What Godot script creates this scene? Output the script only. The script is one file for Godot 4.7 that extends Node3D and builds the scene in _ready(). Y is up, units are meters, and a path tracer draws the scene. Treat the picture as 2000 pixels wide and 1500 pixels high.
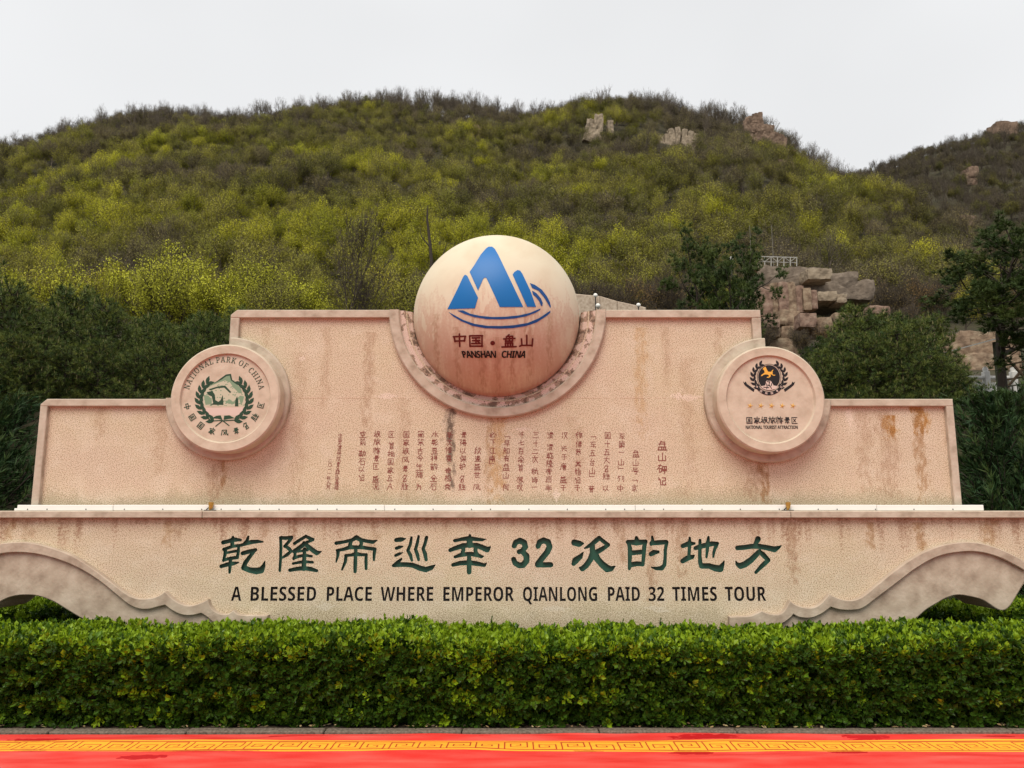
extends Node3D
# Carved stone sign wall behind a clipped hedge, wooded hill behind, overcast spring day.

const FOCAL := 1570.0            # pixels of the 2000 x 1500 photograph
const PITCH := 0.1623            # the camera looks up by 9.3 degrees
const EYE := Vector3(0, 1.55, 0)
const Z_BASE := -7.40            # face of the lower wall
const Z_PANEL := -7.60           # recessed face of the upper wall
const Z_FRAME := -7.555          # its raised border

var rng := RandomNumberGenerator.new()
var mats := {}
var taken := {}


# ---------------------------------------------------------------- pixels to places
func ray(px: float, py: float) -> Vector3:
	var cx := (px - 1000.0) / FOCAL
	var cy := (750.0 - py) / FOCAL
	return Vector3(cx, cy * cos(PITCH) + sin(PITCH), cy * sin(PITCH) - cos(PITCH))

func W(px: float, py: float, z: float) -> Vector3:
	var d := ray(px, py)
	return EYE + d * (z / d.z)

func W2(px: float, py: float, z: float) -> Vector2:
	var p := W(px, py, z)
	return Vector2(p.x, p.y)

# outline through pixels, rounded between them except at sharp corners
func poly_px(pts: Array, z: float, closed := false) -> PackedVector2Array:
	var p := PackedVector2Array()
	for i in pts.size() / 2:
		p.append(Vector2(pts[i * 2], pts[i * 2 + 1]))
	var n := p.size()
	var tan_ := PackedVector2Array()
	for i in n:
		var a := p[(i + n - 1) % n]
		var b := p[(i + 1) % n]
		var sharp := absf((p[i] - a).angle_to(b - p[i])) > 0.75 or (not closed and (i == 0 or i == n - 1)) or (p[i] - a).length() > 90.0 or (b - p[i]).length() > 90.0
		tan_.append(Vector2.ZERO if sharp else (b - a).normalized())
	var out := PackedVector2Array()
	for i in n:
		var b := p[(i + 1) % n]
		out.append(W2(p[i].x, p[i].y, z))
		if i == n - 1 and not closed:
			break
		var l := (b - p[i]).length()
		if l > 90.0:
			continue
		var t0 := tan_[i] if tan_[i] != Vector2.ZERO else (b - p[i]).normalized()
		var t1 := tan_[(i + 1) % n] if tan_[(i + 1) % n] != Vector2.ZERO else (b - p[i]).normalized()
		for k in [0.25, 0.5, 0.75]:
			var q := p[i].bezier_interpolate(p[i] + t0 * l / 3.0, b - t1 * l / 3.0, b, k)
			out.append(W2(q.x, q.y, z))
	return out


# ---------------------------------------------------------------- mesh builder
class MB:
	var v := PackedVector3Array()
	var n := PackedVector3Array()
	var c := PackedColorArray()
	var uv := PackedVector2Array()
	var col := Color(1, 1, 1)
	var rect := Rect2(0, 0, 1, 1)      # planar map: left, top, width, height in metres

	func put(p: Vector3, nn: Vector3) -> void:
		v.append(p)
		n.append(nn)
		c.append(col)
		uv.append(Vector2((p.x - rect.position.x) / rect.size.x, (rect.position.y - p.y) / rect.size.y))

	# corners counter-clockwise seen from the front
	func tri(a: Vector3, b: Vector3, d: Vector3) -> void:
		var nn := (b - a).cross(d - a).normalized()
		put(a, nn)
		put(d, nn)
		put(b, nn)

	func tri_n(a: Vector3, b: Vector3, d: Vector3, na: Vector3, nb: Vector3, nd: Vector3) -> void:
		put(a, na)
		put(d, nd)
		put(b, nb)

	func quad(a: Vector3, b: Vector3, d: Vector3, e: Vector3) -> void:
		tri(a, b, d)
		tri(a, d, e)

	func quad_n(a: Vector3, b: Vector3, d: Vector3, e: Vector3, na: Vector3, nb: Vector3, nd: Vector3, ne: Vector3) -> void:
		tri_n(a, b, d, na, nb, nd)
		tri_n(a, d, e, na, nd, ne)

	func tube(pts: Array, rad: Array, sides: int) -> void:
		var last := pts.size() - 1
		var rings := []
		var dirs := []
		for i in pts.size():
			var t: Vector3 = (pts[mini(i + 1, last)] - pts[maxi(i - 1, 0)]).normalized()
			var s: Vector3 = t.cross(Vector3(0.31, 0.17, 0.93)).normalized()
			if s.length() < 0.5:
				s = Vector3.RIGHT
			var u: Vector3 = t.cross(s).normalized()
			var ring := PackedVector3Array()
			var dd := PackedVector3Array()
			for k in sides:
				var a := TAU * k / sides
				var o: Vector3 = s * cos(a) + u * sin(a)
				dd.append(o)
				ring.append(pts[i] + o * rad[i])
			rings.append(ring)
			dirs.append(dd)
		for i in last:
			for k in sides:
				var k2 := (k + 1) % sides
				quad_n(rings[i][k], rings[i][k2], rings[i + 1][k2], rings[i + 1][k], dirs[i][k], dirs[i][k2], dirs[i + 1][k2], dirs[i + 1][k])
		for k in range(1, sides - 1):
			tri(rings[0][0], rings[0][k + 1], rings[0][k])
			tri(rings[last][0], rings[last][k], rings[last][k + 1])

	# box with chamfered edges
	func box(m: Vector3, size: Vector3, bev := 0.0, basis := Basis()) -> void:
		var h := size * 0.5
		var b := minf(bev, minf(h.x, minf(h.y, h.z)) * 0.9)
		var ax := [Vector3(1, 0, 0), Vector3(0, 1, 0), Vector3(0, 0, 1)]
		for i in 3:
			var o: Vector3 = ax[i]
			var p: Vector3 = ax[(i + 1) % 3]
			var q: Vector3 = ax[(i + 2) % 3]
			var hi: float = h.dot(o)
			var hp: float = h.dot(p)
			var hq: float = h.dot(q)
			for s in [-1.0, 1.0]:
				var f: Vector3 = o * hi * s
				var pp: Vector3 = p * (hp - b) * s
				var qq: Vector3 = q * (hq - b)
				quad(m + basis * (f - pp - qq), m + basis * (f + pp - qq), m + basis * (f + pp + qq), m + basis * (f - pp + qq))
				if b > 0.0:
					for t in [-1.0, 1.0]:
						# edge between faces o*s and p*t
						var e1: Vector3 = o * hi * s + p * (hp - b) * t
						var e2: Vector3 = o * (hi - b) * s + p * hp * t
						var r1 := m + basis * (e1 - qq)
						var r2 := m + basis * (e2 - qq)
						var r3 := m + basis * (e2 + qq)
						var r4 := m + basis * (e1 + qq)
						if s * t > 0:
							quad(r1, r2, r3, r4)
						else:
							quad(r2, r1, r4, r3)
		if b > 0.0:
			for sx in [-1.0, 1.0]:
				for sy in [-1.0, 1.0]:
					for sz in [-1.0, 1.0]:
						var a1 := m + basis * Vector3(h.x * sx, (h.y - b) * sy, (h.z - b) * sz)
						var a2 := m + basis * Vector3((h.x - b) * sx, h.y * sy, (h.z - b) * sz)
						var a3 := m + basis * Vector3((h.x - b) * sx, (h.y - b) * sy, h.z * sz)
						if sx * sy * sz > 0:
							tri(a1, a2, a3)
						else:
							tri(a2, a1, a3)

	# outline in x, y pushed from z front to z back, front edge chamfered
	func extrude(src: PackedVector2Array, zf: float, zb: float, bev := 0.0) -> void:
		var p := src.duplicate()
		if Geometry2D.is_polygon_clockwise(p):
			p.reverse()
		var m := p.size()
		var q := p.duplicate()
		if bev > 0.0:
			for i in m:
				var d0: Vector2 = (p[i] - p[(i + m - 1) % m]).normalized()
				var d1: Vector2 = (p[(i + 1) % m] - p[i]).normalized()
				var n0 := Vector2(-d0.y, d0.x)
				var n1 := Vector2(-d1.y, d1.x)
				var mid := n0 + n1
				var l := maxf(0.35, mid.length_squared() * 0.5)
				q[i] = p[i] + mid / l * bev * 0.5 * 1.0 if mid.length() < 0.01 else p[i] + mid * (bev / l)
		var tr := Geometry2D.triangulate_polygon(q)
		for i in tr.size() / 3:
			var a := q[tr[i * 3]]
			var b := q[tr[i * 3 + 1]]
			var d := q[tr[i * 3 + 2]]
			if (b - a).cross(d - a) < 0:
				var s := b
				b = d
				d = s
			tri(Vector3(a.x, a.y, zf), Vector3(b.x, b.y, zf), Vector3(d.x, d.y, zf))
		for i in m:
			var j := (i + 1) % m
			if bev > 0.0:
				quad(Vector3(q[j].x, q[j].y, zf), Vector3(q[i].x, q[i].y, zf), Vector3(p[i].x, p[i].y, zf - bev), Vector3(p[j].x, p[j].y, zf - bev))
			var z1 := zf - bev
			quad(Vector3(p[j].x, p[j].y, z1), Vector3(p[i].x, p[i].y, z1), Vector3(p[i].x, p[i].y, zb), Vector3(p[j].x, p[j].y, zb))
		var tb := Geometry2D.triangulate_polygon(p)
		for i in tb.size() / 3:
			var a := p[tb[i * 3]]
			var b := p[tb[i * 3 + 1]]
			var d := p[tb[i * 3 + 2]]
			if (b - a).cross(d - a) > 0:
				var s := b
				b = d
				d = s
			tri(Vector3(a.x, a.y, zb), Vector3(b.x, b.y, zb), Vector3(d.x, d.y, zb))

	# profile of (radius, z) turned about an axis along z, from angle a0 to a1
	func lathe(m: Vector2, prof: Array, a0: float, a1: float, seg: int) -> void:
		for i in seg:
			var p0 := a0 + (a1 - a0) * i / seg
			var p1 := a0 + (a1 - a0) * (i + 1) / seg
			var d0 := Vector3(cos(p0), sin(p0), 0)
			var d1 := Vector3(cos(p1), sin(p1), 0)
			var o := Vector3(m.x, m.y, 0)
			for k in prof.size() - 1:
				var r0: Vector2 = prof[k]
				var r1: Vector2 = prof[k + 1]
				var t := (r1 - r0).normalized()
				var nr := t.y
				var nz := -t.x
				var n0 := d0 * nr + Vector3(0, 0, nz)
				var n1 := d1 * nr + Vector3(0, 0, nz)
				quad_n(o + d0 * r0.x + Vector3(0, 0, r0.y), o + d1 * r0.x + Vector3(0, 0, r0.y), o + d1 * r1.x + Vector3(0, 0, r1.y), o + d0 * r1.x + Vector3(0, 0, r1.y), n0, n1, n1, n0)
		if a1 - a0 < TAU - 0.01:
			for e in [a0, a1]:
				var dd := Vector3(cos(e), sin(e), 0)
				var o2 := Vector3(m.x, m.y, 0)
				var zb: float = prof[0].y
				for k in prof.size() - 1:
					var r0: Vector2 = prof[k]
					var r1: Vector2 = prof[k + 1]
					quad(o2 + dd * r0.x + Vector3(0, 0, zb), o2 + dd * r0.x + Vector3(0, 0, r0.y), o2 + dd * r1.x + Vector3(0, 0, r1.y), o2 + dd * r1.x + Vector3(0, 0, zb))

	func mesh(mat: Material = null) -> ArrayMesh:
		var m := ArrayMesh.new()
		add_to(m, mat)
		return m

	func add_to(m: ArrayMesh, mat: Material) -> void:
		if v.is_empty():
			return
		var a := []
		a.resize(Mesh.ARRAY_MAX)
		a[Mesh.ARRAY_VERTEX] = v
		a[Mesh.ARRAY_NORMAL] = n
		a[Mesh.ARRAY_COLOR] = c
		a[Mesh.ARRAY_TEX_UV] = uv
		m.add_surface_from_arrays(Mesh.PRIMITIVE_TRIANGLES, a)
		if mat:
			m.surface_set_material(m.get_surface_count() - 1, mat)


# ---------------------------------------------------------------- things and parts
func numbered(called: String) -> String:
	if not taken.has(called):
		taken[called] = 0
		return called
	taken[called] += 1
	return "%s_%03d" % [called, taken[called]]

func tag(o: Node, label: String, category: String, group := "") -> Node:
	o.set_meta("label", label)
	o.set_meta("category", category)
	if group:
		o.set_meta("group", group)
	return o

func thing(called: String, label: String, category: String, at: Vector3, group := "") -> Node3D:
	var o := Node3D.new()
	o.name = numbered(called)
	add_child(o)
	o.position = at
	tag(o, label, category, group)
	return o

func part(called: String, mesh: Mesh, mat: Material, parent: Node3D, at := Vector3.ZERO) -> MeshInstance3D:
	var o := MeshInstance3D.new()
	o.name = called
	o.mesh = mesh
	if mat:
		o.material_override = mat
	o.position = at
	parent.add_child(o, true)
	return o

# a part whose vertices are given in world coordinates
func wpart(called: String, mb: MB, mat: Material, parent: Node3D) -> MeshInstance3D:
	var o := part(called, mb.mesh(), mat, parent)
	o.position = -parent.global_position
	return o

func structure(called: String, mesh: Mesh, mat: Material) -> MeshInstance3D:
	var o := part(numbered(called), mesh, mat, self)
	o.set_meta("kind", "structure")
	return o


# ---------------------------------------------------------------- materials
func lin(r: float, g: float, b: float) -> Color:
	return Color(r, g, b).linear_to_srgb()

func noise(freq: float, sd: int, octaves := 3, type := FastNoiseLite.TYPE_SIMPLEX_SMOOTH) -> FastNoiseLite:
	var f := FastNoiseLite.new()
	f.noise_type = type
	f.frequency = freq
	f.seed = sd
	f.fractal_octaves = octaves
	f.fractal_type = FastNoiseLite.FRACTAL_FBM if octaves > 1 else FastNoiseLite.FRACTAL_NONE
	return f

func ramp(stops: Array) -> Gradient:
	var g := Gradient.new()
	var o := PackedFloat32Array()
	var cs := PackedColorArray()
	for s in stops:
		o.append(s[0])
		cs.append(lin(s[1], s[2], s[3]))
	g.offsets = o
	g.colors = cs
	return g

func noise_tex(freq: float, sd: int, stops: Array, size := 512, octaves := 4) -> NoiseTexture2D:
	var t := NoiseTexture2D.new()
	t.width = size
	t.height = size
	t.seamless = true
	t.noise = noise(freq, sd, octaves)
	t.color_ramp = ramp(stops)
	return t

func height_tex(freq: float, sd: int, size := 512, octaves := 4) -> NoiseTexture2D:
	var t := NoiseTexture2D.new()
	t.width = size
	t.height = size
	t.seamless = true
	t.noise = noise(freq, sd, octaves)
	return t

func plain(r: float, g: float, b: float, rough := 0.85, spec := 0.4) -> StandardMaterial3D:
	var m := StandardMaterial3D.new()
	m.albedo_color = lin(r, g, b)
	m.roughness = rough
	m.metallic_specular = spec
	return m

func tri_mat(tex: Texture2D, scale: float, rough := 0.9, bump: Texture2D = null, cm := 0.3) -> StandardMaterial3D:
	var m := StandardMaterial3D.new()
	m.albedo_texture = tex
	m.uv1_triplanar = true
	m.uv1_world_triplanar = true
	m.uv1_scale = Vector3.ONE * scale
	m.roughness = rough
	m.metallic_specular = 0.35
	if bump:
		m.heightmap_enabled = true
		m.heightmap_texture = bump
		m.heightmap_scale = cm
	return m

func leaf_mat(glow: float, rough := 0.55) -> StandardMaterial3D:
	var m := StandardMaterial3D.new()
	m.vertex_color_use_as_albedo = true
	m.roughness = rough
	m.metallic_specular = 0.35
	m.cull_mode = BaseMaterial3D.CULL_DISABLED
	if glow > 0.0:
		m.backlight_enabled = true
		m.backlight = Color(glow, glow, glow)
	return m

# a painted or weathered map laid over a face, with stone grain multiplied in
func mapped_mat(img: Image, grain: Texture2D, grain_scale: float, rough := 0.9) -> StandardMaterial3D:
	var m := StandardMaterial3D.new()
	m.albedo_texture = ImageTexture.create_from_image(img)
	m.roughness = rough
	m.metallic_specular = 0.3
	if grain:
		m.detail_enabled = true
		m.detail_albedo = grain
		m.detail_blend_mode = BaseMaterial3D.BLEND_MODE_MUL
		m.detail_uv_layer = BaseMaterial3D.DETAIL_UV_2
		m.uv2_triplanar = true
		m.uv2_world_triplanar = true
		m.uv2_scale = Vector3.ONE * grain_scale
	return m


# ---------------------------------------------------------------- writing
# strokes on a grid of nine: two digits are x (rightwards) and y (downwards), a slash starts the next stroke
const GLYPH := {
	"盘": "40 31/31 71 75/31 24/13 83/16 86 89/16 19/46 49/66 69/09 99", "山": "13 18 88 83/50 58", "碑": "11 41/30 05/24 28 47 44 24/62 52/52 92 95 55 52/72 75/46 96/76 79",
	"记": "11 22/13 33 38 48/51 81 84 54/54 58 88 86", "号": "21 71 73 23 21/05 95/45 36 76 69 49", "「": "13 83 86", "」": "12 15 85", "京": "40 52/12 82/24 64 66 26 24/46 49 38/27 18/67 79",
	"东": "12 82/42 25 85/55 59 48/37 18/67 89", "第": "20 12/21 41/60 52/61 91/13 83 85 15/15 17 87 78/44 49/56 19", "一": "14 84", "列": "11 51/31 14/23 44 28/71 76/91 98 88", "中": "13 83 86 16 13/50 59",
	"国": "11 81 89 19 11/33 63/35 65/27 77/43 47", "十": "14 84/50 59", "五": "21 71/41 28/24 64 68/08 88", "大": "13 83/50 44 19/45 89", "名": "40 14/31 71 38 29/35 65 69 39 35",
	"胜": "11 31 39/11 18 09/13 33/15 35/60 53/53 93/55 95/48 98/72 78", "以": "12 17 36/32 43/71 65 39/66 88", "台": "40 24 74/62 74/26 66 69 29 26", "著": "12 82/31 33/61 63/24 64/15 85/74 38/36 66 69 39 36",
	"称": "40 12/03 43/23 29/23 06/60 53/52 92 83/73 78 67/64 56/84 97", "佛": "30 14/22 29/42 82 84 44 47 87 86/61 59/71 79", "界": "21 71 74 24 21/23 73/41 44/44 17/54 87/37 28/57 59",
	"其": "31 37/61 67/13 83/34 64/35 65/17 87/37 19/67 89", "始": "20 14 38/31 28/13 43/60 54 84/72 84/56 86 89 59 56", "于": "21 71/14 84/51 58 47", "汉": "11 22/13 24/28 16/41 81 49/42 89",
	"兴": "12 33/41 53/71 62/14 84/35 18/56 88", "唐": "40 51/21 81/21 09/33 73 75 35/24 84/52 56/36 76/47 77 79 49 47", "盛": "12 72/21 15/23 43 45/51 65 85 84/71 42/16 76 79/16 19/36 39/56 59/09 99",
	"清": "11 22/13 24/27 19/41 81/42 82/33 93/61 63/45 75 79/45 49/47 77", "乾": "11 41/31 33/13 43 46 16 13/14 44/07 57/36 39/60 52/61 91/62 84 67 68 98 96", "隆": "11 31 23 35 16/11 19/60 42/51 81 44/52 94/45 85/55 46/66 69/57 87/39 99",
	"帝": "41 52/12 82/32 43/62 53/14 84 85/14 16/35 65 68/35 38/54 59", "巡": "11 22/14 24 26 17/08 88/40 33 46/60 53 66/80 73 86", "幸": "12 82/41 44/14 84/34 46/64 55/26 76/06 96/56 59", "三": "11 81/24 74/08 88",
	"二": "22 72/07 87", "次": "12 23/17 25/40 33/42 82 73/53 47 29/54 89", "赋": "11 31 36/11 16/23 17/27 38/43 63/51 57/63 83/70 86 98 87/46 66", "诗": "11 22/13 23 28 37/42 82/61 64/34 94/36 96/75 79 68/46 57",
	"千": "70 22/14 84/51 59", "七": "05 83/41 47 87 86", "百": "11 81/41 33/23 73 79 29 23/26 76", "余": "50 14/50 95/34 64/16 86/54 59 48/27 18/67 89", "首": "20 31/70 61/12 82/33 73 79 39 33/35 75/37 77",
	"感": "21 81/21 06/33 53/34 54 56 36 34/61 76 87 86/82 65/17 18/37 39 69 67/87 98", "叹": "12 32 36 16 12/41 81 49/42 89", "早": "21 71 75 25 21/23 73/07 87/56 59", "知": "20 12/12 42/04 44/32 09/35 49/52 82 88 58 52",
	"有": "12 82/50 16/34 74 79 68/34 39/35 75/37 77", "何": "30 14/22 29/31 91/81 88 77/43 63 66 46 43", "必": "13 06/22 27 77 75/41 52/71 16/83 95", "下": "11 81/51 59/53 75", "江": "11 22/13 24/28 16/41 81/61 68/38 98",
	"南": "11 81/50 53/13 19/13 83 89/34 45/64 55/25 75/26 76/56 59", "欣": "30 11 18/13 33/33 38/13 09/60 53/52 82 74/64 49/65 89", "逢": "11 22/14 24 27/08 98/50 33/41 71 35/42 84/35 75/36 76/54 57", "世": "03 93/21 28 88/41 46 66/61 66",
	"风": "21 11 08/21 71 76 98 96/33 67/63 37", "景": "31 71 73 33 31/32 72/14 84/44 45/35 65 67 37 35/57 59/37 28/67 78", "得": "20 02/22 05/14 19/41 71 74 44 41/42 72/35 85/26 96/75 79 68/47 58", "保": "30 14/22 29/41 81 83 43 41/35 95/63 69/64 38/65 98",
	"护": "20 28 17/03 43/06 45/60 71/42 82 85 45/42 48 39", "渐": "11 22/13 24/27 16/32 52/41 34 54/44 49/37 56/80 62 59/74 94/84 89", "修": "20 03/12 19/32 36/50 43/51 81 45/53 95/65 56/76 57/87 48", "复": "20 13/31 81/32 72 75 35 32/33 73/45 27/46 86 39/57 89",
	"奇": "13 83/51 43 24/52 74/05 85/75 79 68/26 56 58 28 26", "松": "12 42/20 29/23 07/23 45/60 44/71 95/64 48 88/76 98", "秀": "61 22/13 83/51 56/43 15/53 85/26 66 57/36 19/66 79 68", "水": "50 58 47/13 33 08/83 64/54 98",
	"彰": "20 21/12 52/13 53/14 44 46 16 14/07 57/37 39/71 53/84 56/97 59", "显": "21 71 74 24 21/22 72/45 48/65 68/25 37/85 77/09 99", "神": "10 21/03 33 07/23 29/25 36/52 82 86 56 52/54 84/71 79", "韵": "20 21/02 42/13 14/33 34/05 45/16 46 49 19 16/17 47/60 53/62 92 88 77/64 75/66 76",
	"金": "50 14/50 95/34 64/25 75/54 58/36 47/66 57/09 99", "石": "11 91/41 06/34 84 89 39 34", "简": "20 12/21 41/60 52/61 91/14 19/24 25/34 84 89/35 65 68 38 35/36 66", "策": "20 12/21 41/60 52/61 91/14 84/35 75/54 59/45 18/65 98",
	"古": "13 83/50 55/25 75 79 29 25", "今": "50 14/50 95/43 54/25 75 58", "生": "20 03/12 82/14 74/09 99/51 59", "辉": "20 24/11 02/41 32/14 44/25 08/34 38 47/51 91/53 93/62 55 95/74 79/57 97", "为": "20 32/13 73 78 67/41 35 19/54 65",
	"家": "50 51/12 82 83/12 13/24 74/54 25/45 59 38/35 17/46 18/75 56/56 98", "级": "20 14 34 07 37/41 81 64 84 49/51 38/54 98", "区": "81 11 19 89/33 67/63 37", "批": "20 28 17/03 43/06 45/51 58 67/54 74/71 78 98 96/83 95", "A": "19 50 89/35 75",
	"旅": "20 21/02 42/22 15 09/24 44 48 37/60 53/52 92/74 65/55 59/65 98/84 75", "游": "01 12/03 14/07 15/20 31/22 52/32 29/43 53 58/60 53/62 92/64 84 75 79 68/56 96", "况": "11 22/27 14/41 81 84 44 41/54 39/64 68 98 96", "空": "50 51/12 82 83/12 14/33 25/53 75/26 76/46 49/09 99",
	"前": "20 31/70 61/12 82/24 44 49/24 29/26 46/27 47/64 67/84 89 78", "勒": "02 42/11 14/31 34/13 43/15 45 47 07 05/25 29/08 48/53 93 88 77/71 59", "天": "21 71/14 84/51 44 09/45 89", "津": "11 22/13 24/28 16/41 81 84/42 82/33 93/35 85/37 97/60 69",
	"管": "20 12/21 41/60 52/61 91/43 44/14 84/14 15/35 65 67 37/35 39/37 77 79 39", "理": "11 31/14 34/07 37/21 27/42 82 85 45 42/43 83/62 69/47 87/39 99", "局": "21 81 83 23/21 08/25 85 79/35 65 67 37 35", "〇": "41 22 15 27 48 68 87 95 82 61 41",
	"年": "20 03/12 82/14 74/24 26/06 96/51 59", "九": "13 63 67 97 95/40 36 09", "月": "21 71 79 68/21 26 09/23 73/25 75",
}

# the carved line: strokes of x, y, half width, ninths of a pixel from the corner given first
const CARVED := [
	["乾", 420, [[145,222,34, 240,200,32, 330,172,38, 455,178,20], [318,125,20, 310,175,30, 305,270,30], [155,345,26, 250,312,26, 330,288,26, 450,275,24, 545,248,28, 640,215,34, 760,205,28, 850,212,12], [590,120,18, 570,190,28, 530,240,30], [185,345,28, 175,450,26, 150,545,22], [195,408,20, 300,388,22, 410,370,22], [150,540,24, 260,505,26, 390,490,28], [420,290,22, 415,380,24, 395,490,26], [280,500,26, 270,600,28, 258,755,20], [110,645,30, 230,612,34, 330,595,30, 415,578,12], [490,415,32, 600,385,34, 720,355,28], [720,350,24, 620,470,30, 540,580,36, 510,660,38], [510,670,42, 620,715,42, 730,730,50, 820,715,50, 860,640,30, 885,555,8]]],
	["隆", 420, [[1165,135,24, 1170,300,24, 1165,500,24, 1150,725,20], [1165,140,28, 1260,145,30, 1360,130,26], [1360,140,26, 1300,220,26, 1240,290,26], [1250,285,24, 1320,340,30, 1350,380,24, 1280,440,28, 1200,490,18], [1410,240,24, 1500,182,26, 1610,115,24], [1610,110,24, 1680,150,28, 1745,165,20], [1745,180,18, 1640,215,24, 1560,270,34, 1480,330,34, 1400,380,30], [1580,235,32, 1660,300,34, 1750,370,36, 1810,410,36, 1885,385,10], [1430,385,22, 1540,372,20, 1640,352,26], [1420,380,26, 1420,450,24, 1395,520,18], [1400,500,26, 1500,465,24, 1600,450,24, 1715,468,20], [1590,340,28, 1585,450,28, 1580,600,36, 1575,690,36], [1385,597,20, 1500,575,24, 1600,565,24, 1735,575,20], [1330,715,28, 1460,690,32, 1580,680,34, 1700,695,34, 1805,725,24]]],
	["帝", 640, [[150,235,28, 280,215,26, 430,180,28, 500,140,36], [510,135,38, 580,175,32, 700,200,28, 800,215,30, 875,185,10], [420,190,28, 400,250,30, 390,300,30], [590,190,28, 600,240,28, 580,290,28], [170,365,24, 280,345,26, 400,305,34, 500,310,30, 620,310,30, 740,330,28, 840,340,26], [185,370,30, 180,460,24, 150,570,12], [835,345,28, 825,450,24, 820,535,18], [500,300,26, 498,400,28, 490,600,30, 487,740,26], [320,455,24, 420,445,24, 500,425,34, 600,440,26, 690,440,22], [325,460,26, 315,560,26, 255,705,16], [685,440,24, 680,560,26, 683,690,22]]],
	["巡", 640, [[1215,180,32, 1300,170,36, 1385,155,8], [1220,325,26, 1280,305,26, 1340,290,8], [1205,455,22, 1270,425,24, 1335,402,6], [1310,515,16, 1240,580,32, 1165,635,24], [1165,635,24, 1280,615,36, 1400,615,36, 1520,630,38, 1640,680,42, 1740,705,42, 1840,670,36, 1910,620,6], [1487,135,20, 1470,250,24, 1425,365,26, 1470,450,28, 1495,540,20], [1615,115,20, 1590,240,26, 1560,345,26, 1590,430,30, 1615,530,22], [1755,135,28, 1730,240,26, 1695,335,26, 1730,430,32, 1748,530,26]]],
	["幸", 860, [[255,190,26, 380,165,28, 500,150,36, 640,165,30, 740,175,24, 810,165,6], [525,90,16, 520,180,46, 520,270,46], [175,360,30, 280,320,36, 400,280,40, 520,270,34, 650,275,40, 740,310,42, 830,350,44, 890,300,10], [400,290,34, 410,360,32, 390,410,30], [640,290,36, 620,360,30, 640,410,30], [260,480,22, 380,440,34, 520,425,32, 640,440,36, 730,475,26, 775,465,6], [510,430,30, 512,560,36, 512,750,36], [225,620,28, 350,590,36, 510,580,38, 660,600,36, 780,625,28, 820,590,8]]],
	["3", 860, [[1310,285,38, 1340,220,42, 1415,190,46, 1490,225,46, 1510,300,44, 1460,370,40, 1400,388,38], [1460,385,40, 1530,460,46, 1530,550,46, 1470,625,46, 1400,630,44, 1330,590,42, 1300,520,38]]],
	["2", 860, [[1735,290,40, 1765,215,44, 1835,185,46, 1915,215,46, 1940,300,46, 1900,390,46, 1810,500,46, 1730,605,44], [1725,620,40, 1850,620,40, 1960,618,40]]],
	["次", 1090, [[290,225,50, 370,245,50, 450,240,12], [445,400,10, 390,480,40, 310,545,52, 275,600,34], [475,325,14, 580,270,34, 680,185,38, 730,145,36], [730,140,30, 820,215,32, 890,265,30], [885,275,28, 780,340,36, 690,390,40], [610,250,36, 610,340,42, 620,420,52, 570,530,44, 500,630,44, 430,690,40, 385,670,16], [640,420,60, 700,520,50, 780,610,52, 870,685,58, 940,690,40, 1010,645,10]]],
	["的", 1090, [[1245,205,28, 1275,320,34, 1275,500,32, 1265,690,24], [1240,215,34, 1400,225,46, 1550,210,34], [1390,135,24, 1400,200,44], [1555,200,28, 1530,300,34, 1520,450,30, 1505,620,26], [1290,410,38, 1400,400,36, 1510,390,36], [1290,620,40, 1400,600,38, 1500,605,34], [1670,120,18, 1680,180,24, 1650,260,22], [1660,235,34, 1780,225,38, 1920,215,34], [1930,220,28, 1905,350,26, 1900,500,26, 1890,620,30, 1840,680,36, 1740,685,26, 1660,665,10], [1650,430,36, 1700,400,40, 1780,390,22]]],
	["地", 1310, [[215,285,34, 320,245,40, 420,240,20], [338,140,18, 335,240,32, 330,340,26, 325,440,26], [210,555,36, 300,500,42, 380,480,34, 425,445,6], [520,180,22, 518,300,28, 515,450,28, 525,590,34, 550,640,40], [550,640,42, 680,640,42, 800,680,52, 880,690,52, 920,620,30, 948,550,8], [440,325,32, 530,295,38, 640,265,40, 740,245,38, 830,240,26], [670,125,18, 660,220,32, 650,350,26, 635,485,18], [815,260,30, 785,330,26, 765,400,24, 755,480,16]]],
	["方", 1310, [[1550,160,44, 1525,210,36, 1500,270,34], [1185,320,36, 1300,310,38, 1450,290,38, 1560,290,40, 1700,315,42, 1840,345,46, 1920,310,24, 1965,275,6], [1580,370,28, 1530,430,42, 1430,530,46, 1320,610,48, 1240,640,48, 1180,610,28, 1155,550,8], [1565,370,22, 1640,440,42, 1730,535,36], [1730,540,34, 1640,620,36, 1570,690,30, 1510,755,24]]],
]

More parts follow.
